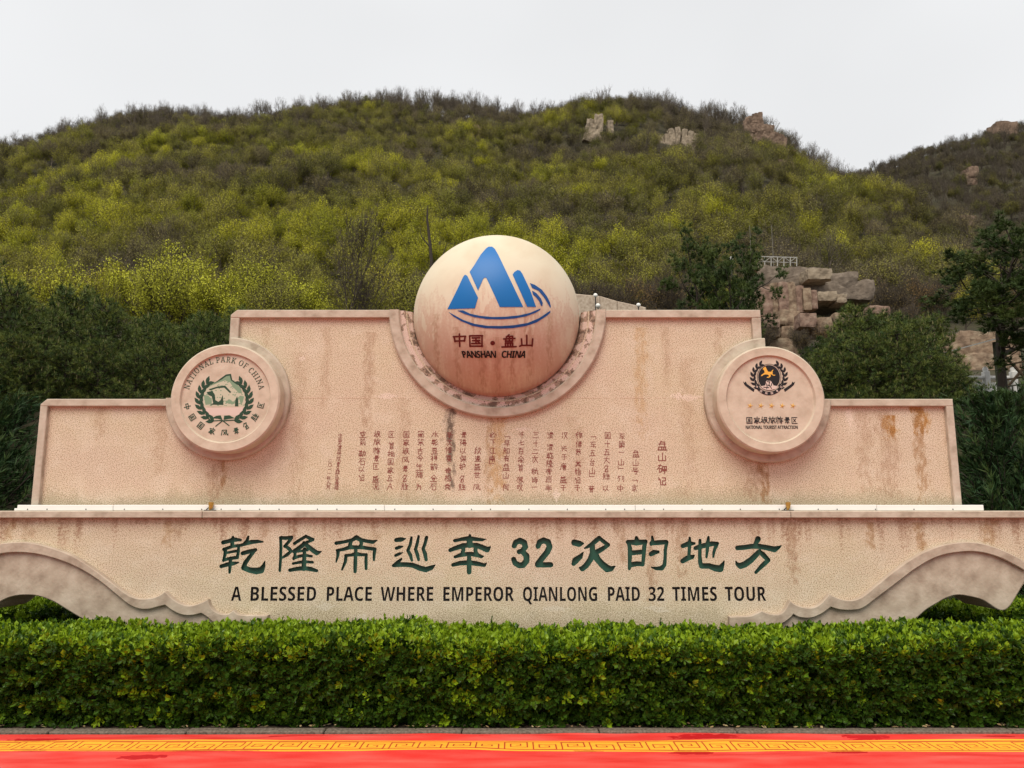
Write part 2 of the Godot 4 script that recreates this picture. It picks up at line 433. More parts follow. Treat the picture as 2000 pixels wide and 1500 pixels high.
# the long inscription: x of the column, then each character with its y in the photograph
const COLUMNS := [
	[1240, 14, "盘山号「京", [886, 904, 919, 940, 953]], [1213, 14, "东第一山」列中", [851, 868, 884, 903, 914, 935, 953]],
	[1185, 14, "国十五大名胜以", [850, 867, 883, 898, 915, 930, 953]], [1157, 14, "「东五台山」著", [855, 867, 885, 902, 920, 930, 954]], [1129, 14, "称佛界其始记于", [850, 867, 883, 905, 921, 938, 953]],
	[1101, 14, "汉兴于唐盛于", [850, 876, 893, 911, 936, 953]], [1073, 14, "清清乾隆帝巡幸", [850, 873, 890, 905, 920, 936, 953]], [1045, 14, "三十二次赋诗一", [850, 866, 882, 897, 921, 937, 952]],
	[1017, 14, "千七百余首感叹", [850, 865, 880, 897, 913, 937, 952]], [989, 14, "「早知有盘山何", [855, 865, 880, 895, 912, 929, 952]], [961, 14, "必下江南」", [850, 864, 880, 896, 905]], [932, 14, "欣逢盛世风", [880, 896, 911, 927, 952]],
	[904, 14, "景得以保护名胜", [849, 864, 880, 896, 911, 935, 951]], [876, 14, "渐次修复奇松秀", [849, 864, 879, 895, 918, 934, 950]], [848, 14, "水彰显神韵金石", [848, 863, 880, 894, 911, 934, 950]],
	[820, 14, "简策古今生辉为", [848, 864, 880, 895, 912, 927, 951]], [792, 14, "国家级风景名胜", [848, 864, 881, 898, 915, 934, 950]], [763, 14, "区首批国家五A", [848, 870, 886, 901, 918, 934, 950]],
	[735, 14, "级旅游景区盛况", [848, 863, 880, 895, 910, 935, 950]], [707, 14, "空前勒石以记", [848, 863, 885, 901, 916, 933]],
	[663, 9, "中国天津盘山风景名胜区管理局", [850, 858, 866, 874, 882, 890, 898, 906, 914, 921, 929, 937, 945, 953]], [643, 9, "二〇一一年九月", [900, 908, 917, 925, 934, 943, 951]],
]

func hull(a: Vector2, ra: float, b: Vector2, rb: float) -> PackedVector2Array:
	var pts := PackedVector2Array()
	for k in 12:
		var d := Vector2.from_angle(TAU * k / 12.0)
		pts.append(a + d * ra)
		pts.append(b + d * rb)
	var h := Geometry2D.convex_hull(pts)
	h.remove_at(h.size() - 1)
	return h

func csg_poly(p: PackedVector2Array, zf: float, deep: float, mat: Material, parent: Node3D, cut := false) -> CSGPolygon3D:
	var g := CSGPolygon3D.new()
	g.polygon = p
	g.depth = deep
	g.position.z = zf
	g.material = mat
	if cut:
		g.operation = CSGShape3D.OPERATION_SUBTRACTION
	parent.add_child(g)
	return g

func sans(weight := 400) -> SystemFont:
	var f := SystemFont.new()
	f.font_names = PackedStringArray(["Droid Sans"])
	f.font_weight = weight
	return f

func serif(weight := 400) -> SystemFont:
	var f := SystemFont.new()
	f.font_names = PackedStringArray(["Droid Serif"])
	f.font_weight = weight
	return f

# outlines of a letter in units of the font size, y upwards: [[outline...], advance]
func letter(f: Font, ch: String) -> Array:
	var ts := TextServerManager.get_primary_interface()
	var rid: RID = f.get_rids()[0]
	var gi := ts.font_get_glyph_index(rid, 256, ch.unicode_at(0), 0)
	var d: Dictionary = ts.font_get_glyph_contours(rid, 256, gi)
	var outs := []
	var first := 0
	for e in d.contours:
		var raw := []
		for i in range(first, e + 1):
			raw.append(d.points[i])
		first = e + 1
		var m := raw.size()
		var p := PackedVector2Array()
		for i in m:
			var a: Vector3 = raw[i]
			var b: Vector3 = raw[(i + 1) % m]
			var pa := Vector2(a.x, -a.y) / 256.0
			var pb := Vector2(b.x, -b.y) / 256.0
			if int(a.z) == 1:
				p.append(pa)
			else:
				var o: Vector3 = raw[(i + m - 1) % m]
				var po := Vector2(o.x, -o.y) / 256.0
				var s := po if int(o.z) == 1 else (po + pa) * 0.5
				var t := pb if int(b.z) == 1 else (pb + pa) * 0.5
				if int(o.z) != 1:
					p.append(s)
				for k in [0.33, 0.66]:
					p.append(s.lerp(pa, k).lerp(pa.lerp(t, k), k))
		outs.append(p)
	return [outs, ts.font_get_glyph_advance(rid, 256, gi).x / 256.0]

# strokes as flat bars on a plane, each a hair in front of the last so that no two share a plane
func strokes(mb: MB, pts: Array, half: float, origin: Vector3, right: Vector3, up: Vector3, order: int) -> void:
	var fwd := right.cross(up).normalized()
	for i in pts.size() - 1:
		var a: Vector2 = pts[i]
		var b: Vector2 = pts[i + 1]
		var d := (b - a).normalized()
		a -= d * half * 0.7
		b += d * half * 0.7
		var s := Vector2(-d.y, d.x) * half
		var o := origin + fwd * (0.0012 + 0.00012 * (order + i))
		var q := []
		for w in [a - s, b - s, b + s, a + s]:
			q.append(o + right * w.x + up * w.y)
		mb.quad(q[0], q[1], q[2], q[3])

func glyph_mesh(ch: String, size: float, half: float) -> ArrayMesh:
	var mb := MB.new()
	var n := 0
	for s in GLYPH[ch].split("/"):
		var pts := []
		for w in s.split(" "):
			pts.append(Vector2((int(w[0]) - 4.5) / 9.0, (4.5 - int(w[1])) / 9.0) * size)
		strokes(mb, pts, half, Vector3.ZERO, Vector3.RIGHT, Vector3.UP, n)
		n += pts.size()
	return mb.mesh()

func text_mesh(f: Font, ch: String, height: float, thick := 0.002) -> TextMesh:
	var t := TextMesh.new()
	t.font = f
	t.font_size = 64
	t.text = ch
	t.pixel_size = height / 46.0
	t.depth = thick
	t.curve_step = 1.0
	return t


# ---------------------------------------------------------------- weathered maps
func put_streak(img: Image, r: Rect2, x: float, y0: float, y1: float, half: float, tone: Color, power: float, f: FastNoiseLite) -> void:
	var w := img.get_width()
	var h := img.get_height()
	var i0 := clampi(int((x - half * 2.0 - r.position.x) / r.size.x * w), 0, w - 1)
	var i1 := clampi(int((x + half * 2.0 - r.position.x) / r.size.x * w), 0, w - 1)
	var j0 := clampi(int((r.position.y - y0) / r.size.y * h), 0, h - 1)
	var j1 := clampi(int((r.position.y - y1) / r.size.y * h), 0, h - 1)
	for j in range(j0, j1 + 1):
		var t := float(j - j0) / maxf(1.0, j1 - j0)
		var wob := f.get_noise_2d(x * 300.0, j * 0.7) * half * 0.9
		for i in range(i0, i1 + 1):
			var xx := r.position.x + (i + 0.5) / w * r.size.x
			var g := f.get_noise_2d(i * 3.0, j * 1.1) * 0.9 + f.get_noise_2d(i * 9.0, j * 9.0) * 0.5
			var d := absf(xx - x - wob) / (half * (1.0 + g * 0.6))
			var a := clampf((1.1 - d) * 1.6, 0.0, 1.0) * clampf(0.75 + g, 0.0, 1.0) * clampf((1.0 - t) * 3.0 + g * 1.5, 0.0, 1.0) * power
			if a > 0.01:
				img.set_pixel(i, j, img.get_pixel(i, j).lerp(tone, a))

# a chipped or patched spot with a ragged outline
func put_patch(img: Image, r: Rect2, m: Vector2, half: Vector2, tone: Color, power: float, f: FastNoiseLite) -> void:
	var w := img.get_width()
	var h := img.get_height()
	var ci := (m.x - r.position.x) / r.size.x * w
	var cj := (r.position.y - m.y) / r.size.y * h
	var hi := half.x / r.size.x * w
	var hj := half.y / r.size.y * h
	for j in range(maxi(0, int(cj - hj * 1.5)), mini(h, int(cj + hj * 1.5) + 1)):
		for i in range(maxi(0, int(ci - hi * 1.5)), mini(w, int(ci + hi * 1.5) + 1)):
			var d := absf(i - ci) / hi + absf(j - cj) / maxf(hj, 0.7) + f.get_noise_2d(i * 4.0, j * 4.0) * 0.8
			if d < 1.0:
				img.set_pixel(i, j, img.get_pixel(i, j).lerp(tone, power))

func wall_map(r: Rect2, w: int, h: int, top_dirt: float, low_dirt: float, sd: int) -> Image:
	var img := Image.create(w, h, false, Image.FORMAT_RGB8)
	var big := noise(0.006, sd, 3)
	var mid := noise(0.03, sd + 1, 3)
	var fine := noise(0.25, sd + 2, 2)
	var col := noise(0.02, sd + 3, 3)
	var pink := lin(0.665, 0.56, 0.435)
	var tan_ := lin(0.66, 0.58, 0.425)
	var pale := lin(0.74, 0.655, 0.545)
	var rust := lin(0.36, 0.225, 0.15)
	var moss := lin(0.34, 0.29, 0.19)
	for i in w:
		var x := i * 1024.0 / w
		var c1 := col.get_noise_2d(x * 1.6, 7.0)
		var c2 := col.get_noise_2d(x * 4.5, 90.0)
		for j in h:
			var y := j * 1024.0 / w
			var b := big.get_noise_2d(x, y)
			var m := mid.get_noise_2d(x, y)
			var f := fine.get_noise_2d(x, y)
			var c := pink.lerp(tan_, clampf(0.45 + b * 1.1 + m * 0.5, 0, 1)).lerp(pale, clampf(m * 0.9 + f * 0.3, 0, 0.5))
			# water stains run down from the top edge, each as long as its column
			if top_dirt > 0.0:
				var reach := (0.10 + maxf(0.0, c1 * 0.55 + c2 * 0.35)) * top_dirt
				var t := float(j) / h
				var a := clampf((reach - t) / maxf(reach, 0.02) + f * 0.8 + m * 0.5, 0.0, 1.0) * clampf(0.30 + c2 * 0.9 + f * 0.3, 0.0, 0.75)
				if t < reach * 1.2:
					c = c.lerp(rust, a)
			# splash dirt and algae with a ragged upper edge
			if low_dirt > 0.0:
				var t2 := 1.0 - float(j) / h
				var edge := low_dirt * (0.9 + b * 1.2 + c1 * 0.6)
				var speck := fine.get_noise_2d(x * 2.7 + 50.0, y * 2.7)
				if speck * 0.55 + 0.5 > t2 / maxf(edge, 0.01):
					c = c.lerp(moss, clampf(0.34 + speck * 0.5, 0.0, 0.6))
			img.set_pixel(i, j, c)
	return img


# ---------------------------------------------------------------- the sign wall
var ball_at := Vector3.ZERO
var ball_r := 0.822

func on_ball(px: float, py: float, lift := 0.0) -> Vector3:
	var d := ray(px, py).normalized()
	var o := EYE - ball_at
	var r := ball_r + lift
	var b := o.dot(d)
	var q := b * b - (o.length_squared() - r * r)
	return EYE + d * (-b - sqrt(maxf(q, 0.0)))

func zoomed(a: Array, ox: float, oy: float, s: float) -> PackedVector2Array:
	var p := PackedVector2Array()
	for i in a.size() / 2:
		p.append(Vector2(ox + a[i * 2] * s, oy + a[i * 2 + 1] * s))
	return p

func ball_patch(mb: MB, p: PackedVector2Array, cell: float, lift: float) -> void:
	var lo := p[0]
	var hi := p[0]
	for q in p:
		lo = lo.min(q)
		hi = hi.max(q)
	var x := lo.x
	while x < hi.x:
		var y := lo.y
		while y < hi.y:
			var sq := PackedVector2Array([Vector2(x, y), Vector2(x + cell, y), Vector2(x + cell, y + cell), Vector2(x, y + cell)])
			for piece in Geometry2D.intersect_polygons(p, sq):
				var tr := Geometry2D.triangulate_polygon(piece)
				for k in tr.size() / 3:
					var a := on_ball(piece[tr[k * 3]].x, piece[tr[k * 3]].y, lift)
					var b := on_ball(piece[tr[k * 3 + 1]].x, piece[tr[k * 3 + 1]].y, lift)
					var c := on_ball(piece[tr[k * 3 + 2]].x, piece[tr[k * 3 + 2]].y, lift)
					if (b - a).cross(c - a).dot(a - ball_at) < 0:
						var t := b
						b = c
						c = t
					mb.tri_n(a, b, c, (a - ball_at).normalized(), (b - ball_at).normalized(), (c - ball_at).normalized())
			y += cell
		x += cell

# a flat painted shape on an upright plane, its outline in photo pixels
func flat_shape(mb: MB, p: PackedVector2Array, z: float) -> void:
	var q := PackedVector2Array()
	for w in p:
		q.append(W2(w.x, w.y, z))
	var tr := Geometry2D.triangulate_polygon(q)
	for i in tr.size() / 3:
		var a := q[tr[i * 3]]
		var b := q[tr[i * 3 + 1]]
		var d := q[tr[i * 3 + 2]]
		if (b - a).cross(d - a) < 0:
			var s := b
			b = d
			d = s
		mb.tri(Vector3(a.x, a.y, z), Vector3(b.x, b.y, z), Vector3(d.x, d.y, z))

func leaf_px(at: Vector2, ang: float, len: float, half: float) -> PackedVector2Array:
	var d := Vector2.from_angle(ang)
	var s := Vector2(-d.y, d.x)
	return PackedVector2Array([at, at + d * len * 0.3 + s * half * 0.9, at + d * len * 0.6 + s * half, at + d * len, at + d * len * 0.6 - s * half, at + d * len * 0.3 - s * half * 0.9])

func carved_base(root: Node3D) -> MeshInstance3D:
	var z := Z_BASE
	var outline := poly_px([1780, 1219, 1797, 1201, 1810, 1190, 1830, 1178, 1850, 1167, 1870, 1162, 1890, 1164, 1920, 1172, 1945, 1188, 1955, 1192, 1965, 1190, 1975, 1180, 1990, 1155, 2010, 1125, 2030, 1100, 2042, 1012,
		-112, 1012, -100, 1100, -80, 1125, -60, 1155, -45, 1180, -35, 1190, -25, 1192, -10, 1184, 0, 1175, 20, 1166, 45, 1162, 75, 1164, 105, 1175, 130, 1190, 155, 1205, 180, 1219], z)
	var top := W2(1000, 1012, z).y
	for i in outline.size():
		if absf(outline[i].y - top) < 0.03:
			outline[i].y = top
	outline.append(Vector2(outline[outline.size() - 1].x, 0.0))
	outline.append(Vector2(outline[0].x, 0.0))
	var comb := CSGCombiner3D.new()
	comb.name = "base_csg"
	add_child(comb)
	csg_poly(outline, z, 0.55, mats.base_stone, comb)
	for g in CARVED:
		var hold := CSGCombiner3D.new()
		hold.operation = CSGShape3D.OPERATION_SUBTRACTION
		comb.add_child(hold)
		for s in g[2]:
			for i in s.size() / 3 - 1:
				var a := W2(g[1] + s[i * 3] / 9.0909, 1035 + s[i * 3 + 1] / 9.0909, z)
				var b := W2(g[1] + s[i * 3 + 3] / 9.0909, 1035 + s[i * 3 + 4] / 9.0909, z)
				var k := 0.00475 / 9.0909
				csg_poly(hull(a, s[i * 3 + 2] * k * 1.14, b, s[i * 3 + 5] * k * 1.14), z + 0.02, 0.056, mats.green_paint, hold)
	var f := sans(700)
	var plates := []
	for word in [["A", 451, 469], ["BLESSED", 486, 617], ["PLACE", 635, 726], ["WHERE", 743, 846], ["EMPEROR", 863, 1002], ["QIANLONG", 1020, 1167], ["PAID", 1185, 1250], ["32", 1266, 1297], ["TIMES", 1313, 1400], ["TOUR", 1416, 1495]]:
		var total := 0.0
		for ch in word[0]:
			total += letter(f, ch)[1]
		var base_py: float = 1174.0 - absf(word[1] - 975.0) * 0.001
		var p0 := W2(word[1], base_py, z)
		var p1 := W2(word[2], base_py, z)
		var sy := (W2(word[1], base_py - 27.5, z).y - p0.y) / 0.714
		var sx := (p1.x - p0.x) / (total - 0.06)
		var pen := p0.x
		for ch in word[0]:
			var got := letter(f, ch)
			var hold := CSGCombiner3D.new()
			hold.operation = CSGShape3D.OPERATION_SUBTRACTION
			comb.add_child(hold)
			var outs: Array = got[0]
			outs.sort_custom(func(a, b): return box_of(a).get_area() > box_of(b).get_area())
			for i in outs.size():
				var q := PackedVector2Array()
				for w in outs[i]:
					q.append(Vector2(pen + w.x * sx, p0.y + w.y * sy))
				var inside := i > 0
				var o := csg_poly(q, z + 0.02, 0.042, mats.black_paint, hold)
				if inside:
					o.operation = CSGShape3D.OPERATION_SUBTRACTION
					o.position.z = z + 0.03
					o.depth = 0.07
			plates.append([ch, Rect2(pen, p0.y - 0.01, got[1] * sx, 0.72 * sy + 0.02)])
			pen += got[1] * sx
	await get_tree().process_frame
	await get_tree().process_frame
	var baked: ArrayMesh = comb.bake_static_mesh()
	comb.get_parent().remove_child(comb)
	comb.queue_free()
	var out := ArrayMesh.new()
	var r: Rect2 = mats.base_rect
	for s in baked.get_surface_count():
		var a := baked.surface_get_arrays(s)
		var vs: PackedVector3Array = a[Mesh.ARRAY_VERTEX]
		var us := PackedVector2Array()
		var ns := PackedVector3Array()
		for i in vs.size():
			us.append(Vector2((vs[i].x - r.position.x) / r.size.x, (r.position.y - vs[i].y) / r.size.y))
		for i in vs.size() / 3:
			var nn := (vs[i * 3 + 2] - vs[i * 3]).cross(vs[i * 3 + 1] - vs[i * 3]).normalized()
			for k in 3:
				ns.append(nn)
		var b := []
		b.resize(Mesh.ARRAY_MAX)
		b[Mesh.ARRAY_VERTEX] = vs
		b[Mesh.ARRAY_NORMAL] = ns
		b[Mesh.ARRAY_TEX_UV] = us
		out.add_surface_from_arrays(Mesh.PRIMITIVE_TRIANGLES, b)
		out.surface_set_material(s, baked.surface_get_material(s))
	var base := part("base_wall", out, null, root)
	base.position = -root.global_position
	# the painted floor of each cut
	for g in CARVED:
		var lo := Vector2(1e9, 1e9)
		var hi := -lo
		for s in g[2]:
			for i in s.size() / 3:
				var q := Vector2(s[i * 3], s[i * 3 + 1])
				lo = lo.min(q - Vector2(40, 40))
				hi = hi.max(q + Vector2(40, 40))
		var mb := MB.new()
		flat_shape(mb, PackedVector2Array([Vector2(g[1] + lo.x / 9.0909, 1035 + lo.y / 9.0909), Vector2(g[1] + hi.x / 9.0909, 1035 + lo.y / 9.0909), Vector2(g[1] + hi.x / 9.0909, 1035 + hi.y / 9.0909), Vector2(g[1] + lo.x / 9.0909, 1035 + hi.y / 9.0909)]), z - 0.032)
		var o := wpart("carved_character", mb, mats.green_paint, base)
		o.set_meta("label", "carved green character " + g[0])
	for g in plates:
		var rc: Rect2 = g[1]
		var mb := MB.new()
		var a := rc.position
		var e := rc.end
		mb.quad(Vector3(a.x, a.y, z - 0.019), Vector3(e.x, a.y, z - 0.019), Vector3(e.x, e.y, z - 0.019), Vector3(a.x, e.y, z - 0.019))
		var o := wpart("carved_letter", mb, mats.black_paint, base)
		o.set_meta("label", "carved black letter " + g[0])
	return base

func box_of(p: PackedVector2Array) -> Rect2:
	var r := Rect2(p[0], Vector2.ZERO)
	for q in p:
		r = r.expand(q)
	return r

func ribbon(a: Array, b: Array, z: float) -> PackedVector2Array:
	var p := poly_px(a, z)
	var q := poly_px(b, z)
	q.reverse()
	p.append_array(q)
	return p

func build_sign_wall() -> void:
	var root := thing("sign_wall", "long pink stone sign wall with a painted stone ball and carved lettering", "sign wall", Vector3(W(970, 1000, Z_BASE).x, 0, Z_BASE))
	var base: MeshInstance3D = await carved_base(root)
	# coping of the lower wall
	var cl := W(-118, 1012, -7.34)
	var cr := W(2048, 1012, -7.34)
	var ytop := W(1000, 997.5, -7.34).y
	var ybot := W2(1000, 1012, Z_BASE).y
	mats.ledge_y = ytop
	var xs := [cl.x, W(395, 1000, -7.34).x, W(1545, 1000, -7.34).x, cr.x]
	for i in 3:
		var mb := MB.new()
		var x0: float = xs[i] + 0.002
		var x1: float = xs[i + 1] - 0.002
		mb.box(Vector3((x0 + x1) * 0.5, (ytop + ybot) * 0.5, (-7.34 - 7.96) * 0.5), Vector3(x1 - x0, ytop - ybot, 0.62), 0.008)
		wpart("coping_stone", mb, mats.stone, root)
	# waves at both ends
	var up_r := [1425, 1205, 1440, 1204, 1465, 1203, 1480, 1197, 1488, 1193, 1500, 1198, 1520, 1200, 1530, 1195, 1537, 1185, 1543, 1173, 1552, 1180, 1570, 1186, 1590, 1186, 1605, 1177, 1620, 1160, 1632, 1166, 1650, 1172, 1668, 1172, 1685, 1165, 1710, 1145, 1750, 1113, 1790, 1086, 1830, 1068, 1870, 1060, 1910, 1060, 1950, 1071, 1985, 1087, 2012, 1103]
	var lo_r := [1425, 1230, 1500, 1228, 1530, 1217, 1545, 1206, 1550, 1200, 1562, 1206, 1585, 1207, 1605, 1199, 1623, 1186, 1640, 1191, 1665, 1192, 1685, 1188, 1710, 1170, 1750, 1140, 1790, 1110, 1830, 1088, 1870, 1079, 1910, 1078, 1950, 1088, 1985, 1105, 2004, 1116]
	var up_l := [-84, 1103, -55, 1087, -20, 1070, 0, 1062, 30, 1059, 60, 1060, 100, 1070, 140, 1085, 180, 1110, 220, 1140, 250, 1162, 270, 1169, 295, 1168, 310, 1163, 322, 1155, 335, 1168, 350, 1178, 370, 1183, 390, 1178, 405, 1171, 410, 1184, 418, 1193, 430, 1199, 445, 1199, 455, 1192, 465, 1200, 500, 1202, 523, 1202]
	var lo_l := [-76, 1116, -55, 1105, -20, 1089, 0, 1082, 30, 1079, 70, 1082, 110, 1092, 150, 1108, 190, 1132, 225, 1160, 250, 1180, 270, 1189, 290, 1190, 310, 1185, 322, 1182, 335, 1192, 355, 1201, 375, 1202, 393, 1198, 405, 1206, 420, 1219, 440, 1228, 523, 1230]
	for s in [[up_r, lo_r], [up_l, lo_l]]:
		var mb := MB.new()
		mb.extrude(ribbon(s[0], s[1], -7.335), -7.335, -7.42, 0.007)
		wpart("wave_crest", mb, mats.wave_stone, root)
	var in_r := [1500, 1232, 1530, 1214, 1545, 1203, 1562, 1203, 1585, 1204, 1605, 1196, 1623, 1184, 1640, 1188, 1665, 1189, 1685, 1185, 1710, 1167, 1750, 1137, 1790, 1107, 1830, 1085, 1870, 1076, 1910, 1075, 1950, 1085, 1985, 1102, 2004, 1112]
	var ar_r := [1500, 1260, 1700, 1260, 1764, 1230, 1780, 1217, 1797, 1201, 1810, 1190, 1830, 1178, 1850, 1167, 1870, 1162, 1890, 1164, 1920, 1172, 1945, 1188, 1955, 1192, 1965, 1190, 1975, 1180, 1990, 1155, 2006, 1128]
	var in_l := [-76, 1112, -55, 1102, -20, 1086, 0, 1079, 30, 1076, 70, 1079, 110, 1089, 150, 1105, 190, 1129, 225, 1157, 250, 1177, 270, 1186, 290, 1187, 310, 1182, 322, 1179, 335, 1189, 355, 1198, 375, 1199, 393, 1195, 405, 1203, 420, 1216, 440, 1232]
	var ar_l := [-78, 1128, -60, 1155, -45, 1180, -35, 1190, -25, 1192, -10, 1184, 0, 1175, 20, 1166, 45, 1162, 75, 1164, 105, 1175, 130, 1190, 155, 1205, 180, 1219, 200, 1232, 260, 1260, 440, 1260]
	for s in [[in_r, ar_r], [in_l, ar_l]]:
		var mb := MB.new()
		mb.extrude(ribbon(s[0], s[1], -7.37), -7.37, -7.43, 0.006)
		wpart("wave_body", mb, mats.wave_stone, root)

	# ---- upper wall: stepped outline with a round notch for the ball
	var xl1 := W(69, 890, Z_FRAME).x
	var xl2 := W(449, 640, Z_FRAME).x
	var xr2 := W(1487, 640, Z_FRAME).x
	var xr1 := W(1871, 890, Z_FRAME).x
	var y1 := W(500, 779, Z_FRAME).y
	var y2 := W(970, 605, Z_FRAME).y
	ball_at = W(970, 623, -7.80)
	var ring_at := Vector2(W(972, 605, -7.545).x, y2)
	var mpp := (W(1072, 605, -7.545).x - W(972, 605, -7.545).x) / 100.0
	var body := PackedVector2Array([Vector2(xl1, ytop), Vector2(xl1, y1 - 0.05), Vector2(xl1 + 0.06, y1), Vector2(xl2, y1), Vector2(xl2, y2 - 0.05), Vector2(xl2 + 0.06, y2)])
	for k in 33:
		var a := PI + PI * k / 32.0
		body.append(ring_at + Vector2(cos(a), sin(a)) * 178.0 * mpp)
	body.append_array(PackedVector2Array([Vector2(xr2, y2), Vector2(xr2, y1), Vector2(xr1, y1), Vector2(xr1, ytop)]))
	var ub := MB.new()
	ub.rect = mats.upper_rect
	ub.extrude(body, Z_PANEL, -7.95)
	var upper := wpart("upper_wall", ub, mats.upper_stone, root)
	var t := 0.070
	var zb := Z_PANEL - 0.012
	var rails := [
		PackedVector2Array([Vector2(xl1, ytop), Vector2(xl1 + t, ytop), Vector2(xl1 + t, y1 - t), Vector2(xl1, y1 - t)]),
		PackedVector2Array([Vector2(xl1, y1 - t), Vector2(xl1, y1 - 0.05), Vector2(xl1 + 0.06, y1), Vector2(W(345, 780, Z_FRAME).x, y1), Vector2(W(345, 780, Z_FRAME).x, y1 - t)]),
		PackedVector2Array([Vector2(xl2, W(470, 690, Z_FRAME).y), Vector2(xl2 + 0.085, W(470, 690, Z_FRAME).y), Vector2(xl2 + 0.085, y2 - 0.078), Vector2(xl2, y2 - 0.078)]),
		PackedVector2Array([Vector2(xl2, y2 - 0.078), Vector2(xl2, y2 - 0.05), Vector2(xl2 + 0.06, y2), Vector2(ring_at.x - 200 * mpp, y2), Vector2(ring_at.x - 200 * mpp, y2 - 0.078)]),
		PackedVector2Array([Vector2(ring_at.x + 200 * mpp, y2), Vector2(xr2, y2), Vector2(xr2, y2 - 0.078), Vector2(ring_at.x + 200 * mpp, y2 - 0.078)]),
		PackedVector2Array([Vector2(xr2, y2 - 0.078), Vector2(xr2 - 0.085, y2 - 0.078), Vector2(xr2 - 0.085, W(1470, 690, Z_FRAME).y), Vector2(xr2, W(1470, 690, Z_FRAME).y)]),
		PackedVector2Array([Vector2(W(1600, 780, Z_FRAME).x, y1), Vector2(xr1, y1), Vector2(xr1, y1 - t), Vector2(W(1600, 780, Z_FRAME).x, y1 - t)]),
		PackedVector2Array([Vector2(xr1, y1 - t), Vector2(xr1 - t, y1 - t), Vector2(xr1 - t, ytop), Vector2(xr1, ytop)]),
	]
	for p in rails:
		var mb := MB.new()
		mb.extrude(p, Z_FRAME, zb, 0.006)
		wpart("frame_rail", mb, mats.stone, root)
	# ring round the ball: outer moulding, flaking step, inner lip
	var r0 := 212.0 * mpp
	var rb := MB.new()
	rb.lathe(ring_at, [Vector2(r0, -7.63), Vector2(r0, -7.553), Vector2(r0 - 0.012, -7.541), Vector2(194 * mpp, -7.541), Vector2(194 * mpp - 0.01, -7.555), Vector2(194 * mpp - 0.01, -7.63)], PI, TAU, 72)
	wpart("ring_moulding", rb, mats.stone, root)
	var fb := MB.new()
	fb.rect = mats.ring_rect
	fb.lathe(ring_at, [Vector2(192 * mpp, -7.66), Vector2(192 * mpp, -7.585), Vector2(181 * mpp, -7.585), Vector2(180 * mpp, -7.61), Vector2(170 * mpp, -7.64), Vector2(165 * mpp, -7.70), Vector2(165 * mpp, -7.95)], PI, TAU, 72)
	wpart("flaking_step", fb, mats.flaking, root)
	# the ball
	var bb := MB.new()
	bb.rect = Rect2(ball_at.x - ball_r, ball_at.y + ball_r, ball_r * 2, ball_r * 2)
	for i in 48:
		for j in 96:
			var q := []
			var ns := []
			for w in [[i, j], [i + 1, j], [i + 1, j + 1], [i, j + 1]]:
				var th: float = PI * w[0] / 48.0
				var ph: float = TAU * w[1] / 96.0
				var nn := Vector3(sin(th) * cos(ph), cos(th), -sin(th) * sin(ph))
				ns.append(nn)
				q.append(ball_at + nn * ball_r)
			bb.quad_n(q[0], q[1], q[2], q[3], ns[0], ns[1], ns[2], ns[3])
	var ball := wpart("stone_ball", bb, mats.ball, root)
	var s5 := 0.17333
	var logo := [
		["peak", [445, 410, 500, 330, 570, 215, 630, 145, 660, 125, 700, 125, 730, 150, 770, 220, 1050, 805, 785, 805, 720, 660, 650, 510, 635, 480, 620, 472, 600, 485, 540, 620, 500, 530]],
		["peak", [195, 830, 300, 620, 370, 470, 385, 447, 400, 442, 420, 455, 480, 580, 540, 700, 505, 820]],
		["peak", [930, 440, 950, 410, 985, 388, 1015, 395, 1040, 430, 1130, 620, 1195, 805, 1095, 803]],
		["swirl", [1125, 535, 1180, 555, 1260, 610, 1320, 690, 1350, 750, 1362, 800, 1355, 815, 1330, 770, 1280, 690, 1220, 620, 1150, 590]],
		["swirl", [1150, 620, 1200, 650, 1250, 710, 1270, 760, 1265, 795, 1250, 790, 1230, 740, 1190, 690, 1160, 665]],
		["swirl", [205, 860, 260, 890, 370, 950, 500, 995, 650, 1018, 800, 1020, 950, 1010, 1100, 985, 1230, 930, 1320, 870, 1358, 845, 1355, 870, 1310, 910, 1200, 980, 1080, 1020, 930, 1045, 780, 1050, 620, 1045, 480, 1018, 350, 965, 260, 910]],
		["swirl", [305, 845, 370, 842, 450, 880, 560, 905, 700, 918, 850, 915, 1000, 900, 1130, 870, 1200, 840, 1245, 822, 1240, 840, 1190, 870, 1080, 910, 950, 935, 800, 945, 640, 942, 500, 920, 390, 885]],
	]
	for l in logo:
		var mb := MB.new()
		ball_patch(mb, zoomed(l[1], 840, 460, s5), 7.0, 0.003)
		wpart("blue_" + l[0], mb, mats.blue_paint if l[0] == "peak" else mats.navy_paint, ball)
	var words := [
		[[262, 1140, 400, 1135], [270, 1140, 280, 1195], [395, 1140, 385, 1190], [280, 1190, 390, 1185], [330, 1110, 333, 1250]],
		[[445, 1130, 450, 1250], [445, 1130, 590, 1128], [585, 1130, 585, 1250], [450, 1247, 590, 1247], [475, 1155, 560, 1152], [478, 1185, 558, 1183], [470, 1217, 565, 1217], [517, 1155, 517, 1217], [535, 1192, 552, 1206]],
		[[704, 1212, 706, 1212]],
		[[890, 1118, 870, 1135], [860, 1140, 930, 1135, 930, 1190], [862, 1140, 850, 1195], [830, 1165, 955, 1160], [895, 1150, 895, 1182], [862, 1190, 930, 1190], [850, 1212, 930, 1210], [850, 1212, 850, 1250], [877, 1212, 877, 1250], [905, 1212, 905, 1250], [930, 1212, 930, 1250], [810, 1257, 970, 1252]],
		[[1030, 1165, 1035, 1235, 1010, 1248], [1035, 1238, 1150, 1238], [1090, 1125, 1090, 1238], [1157, 1165, 1150, 1245]],
	]
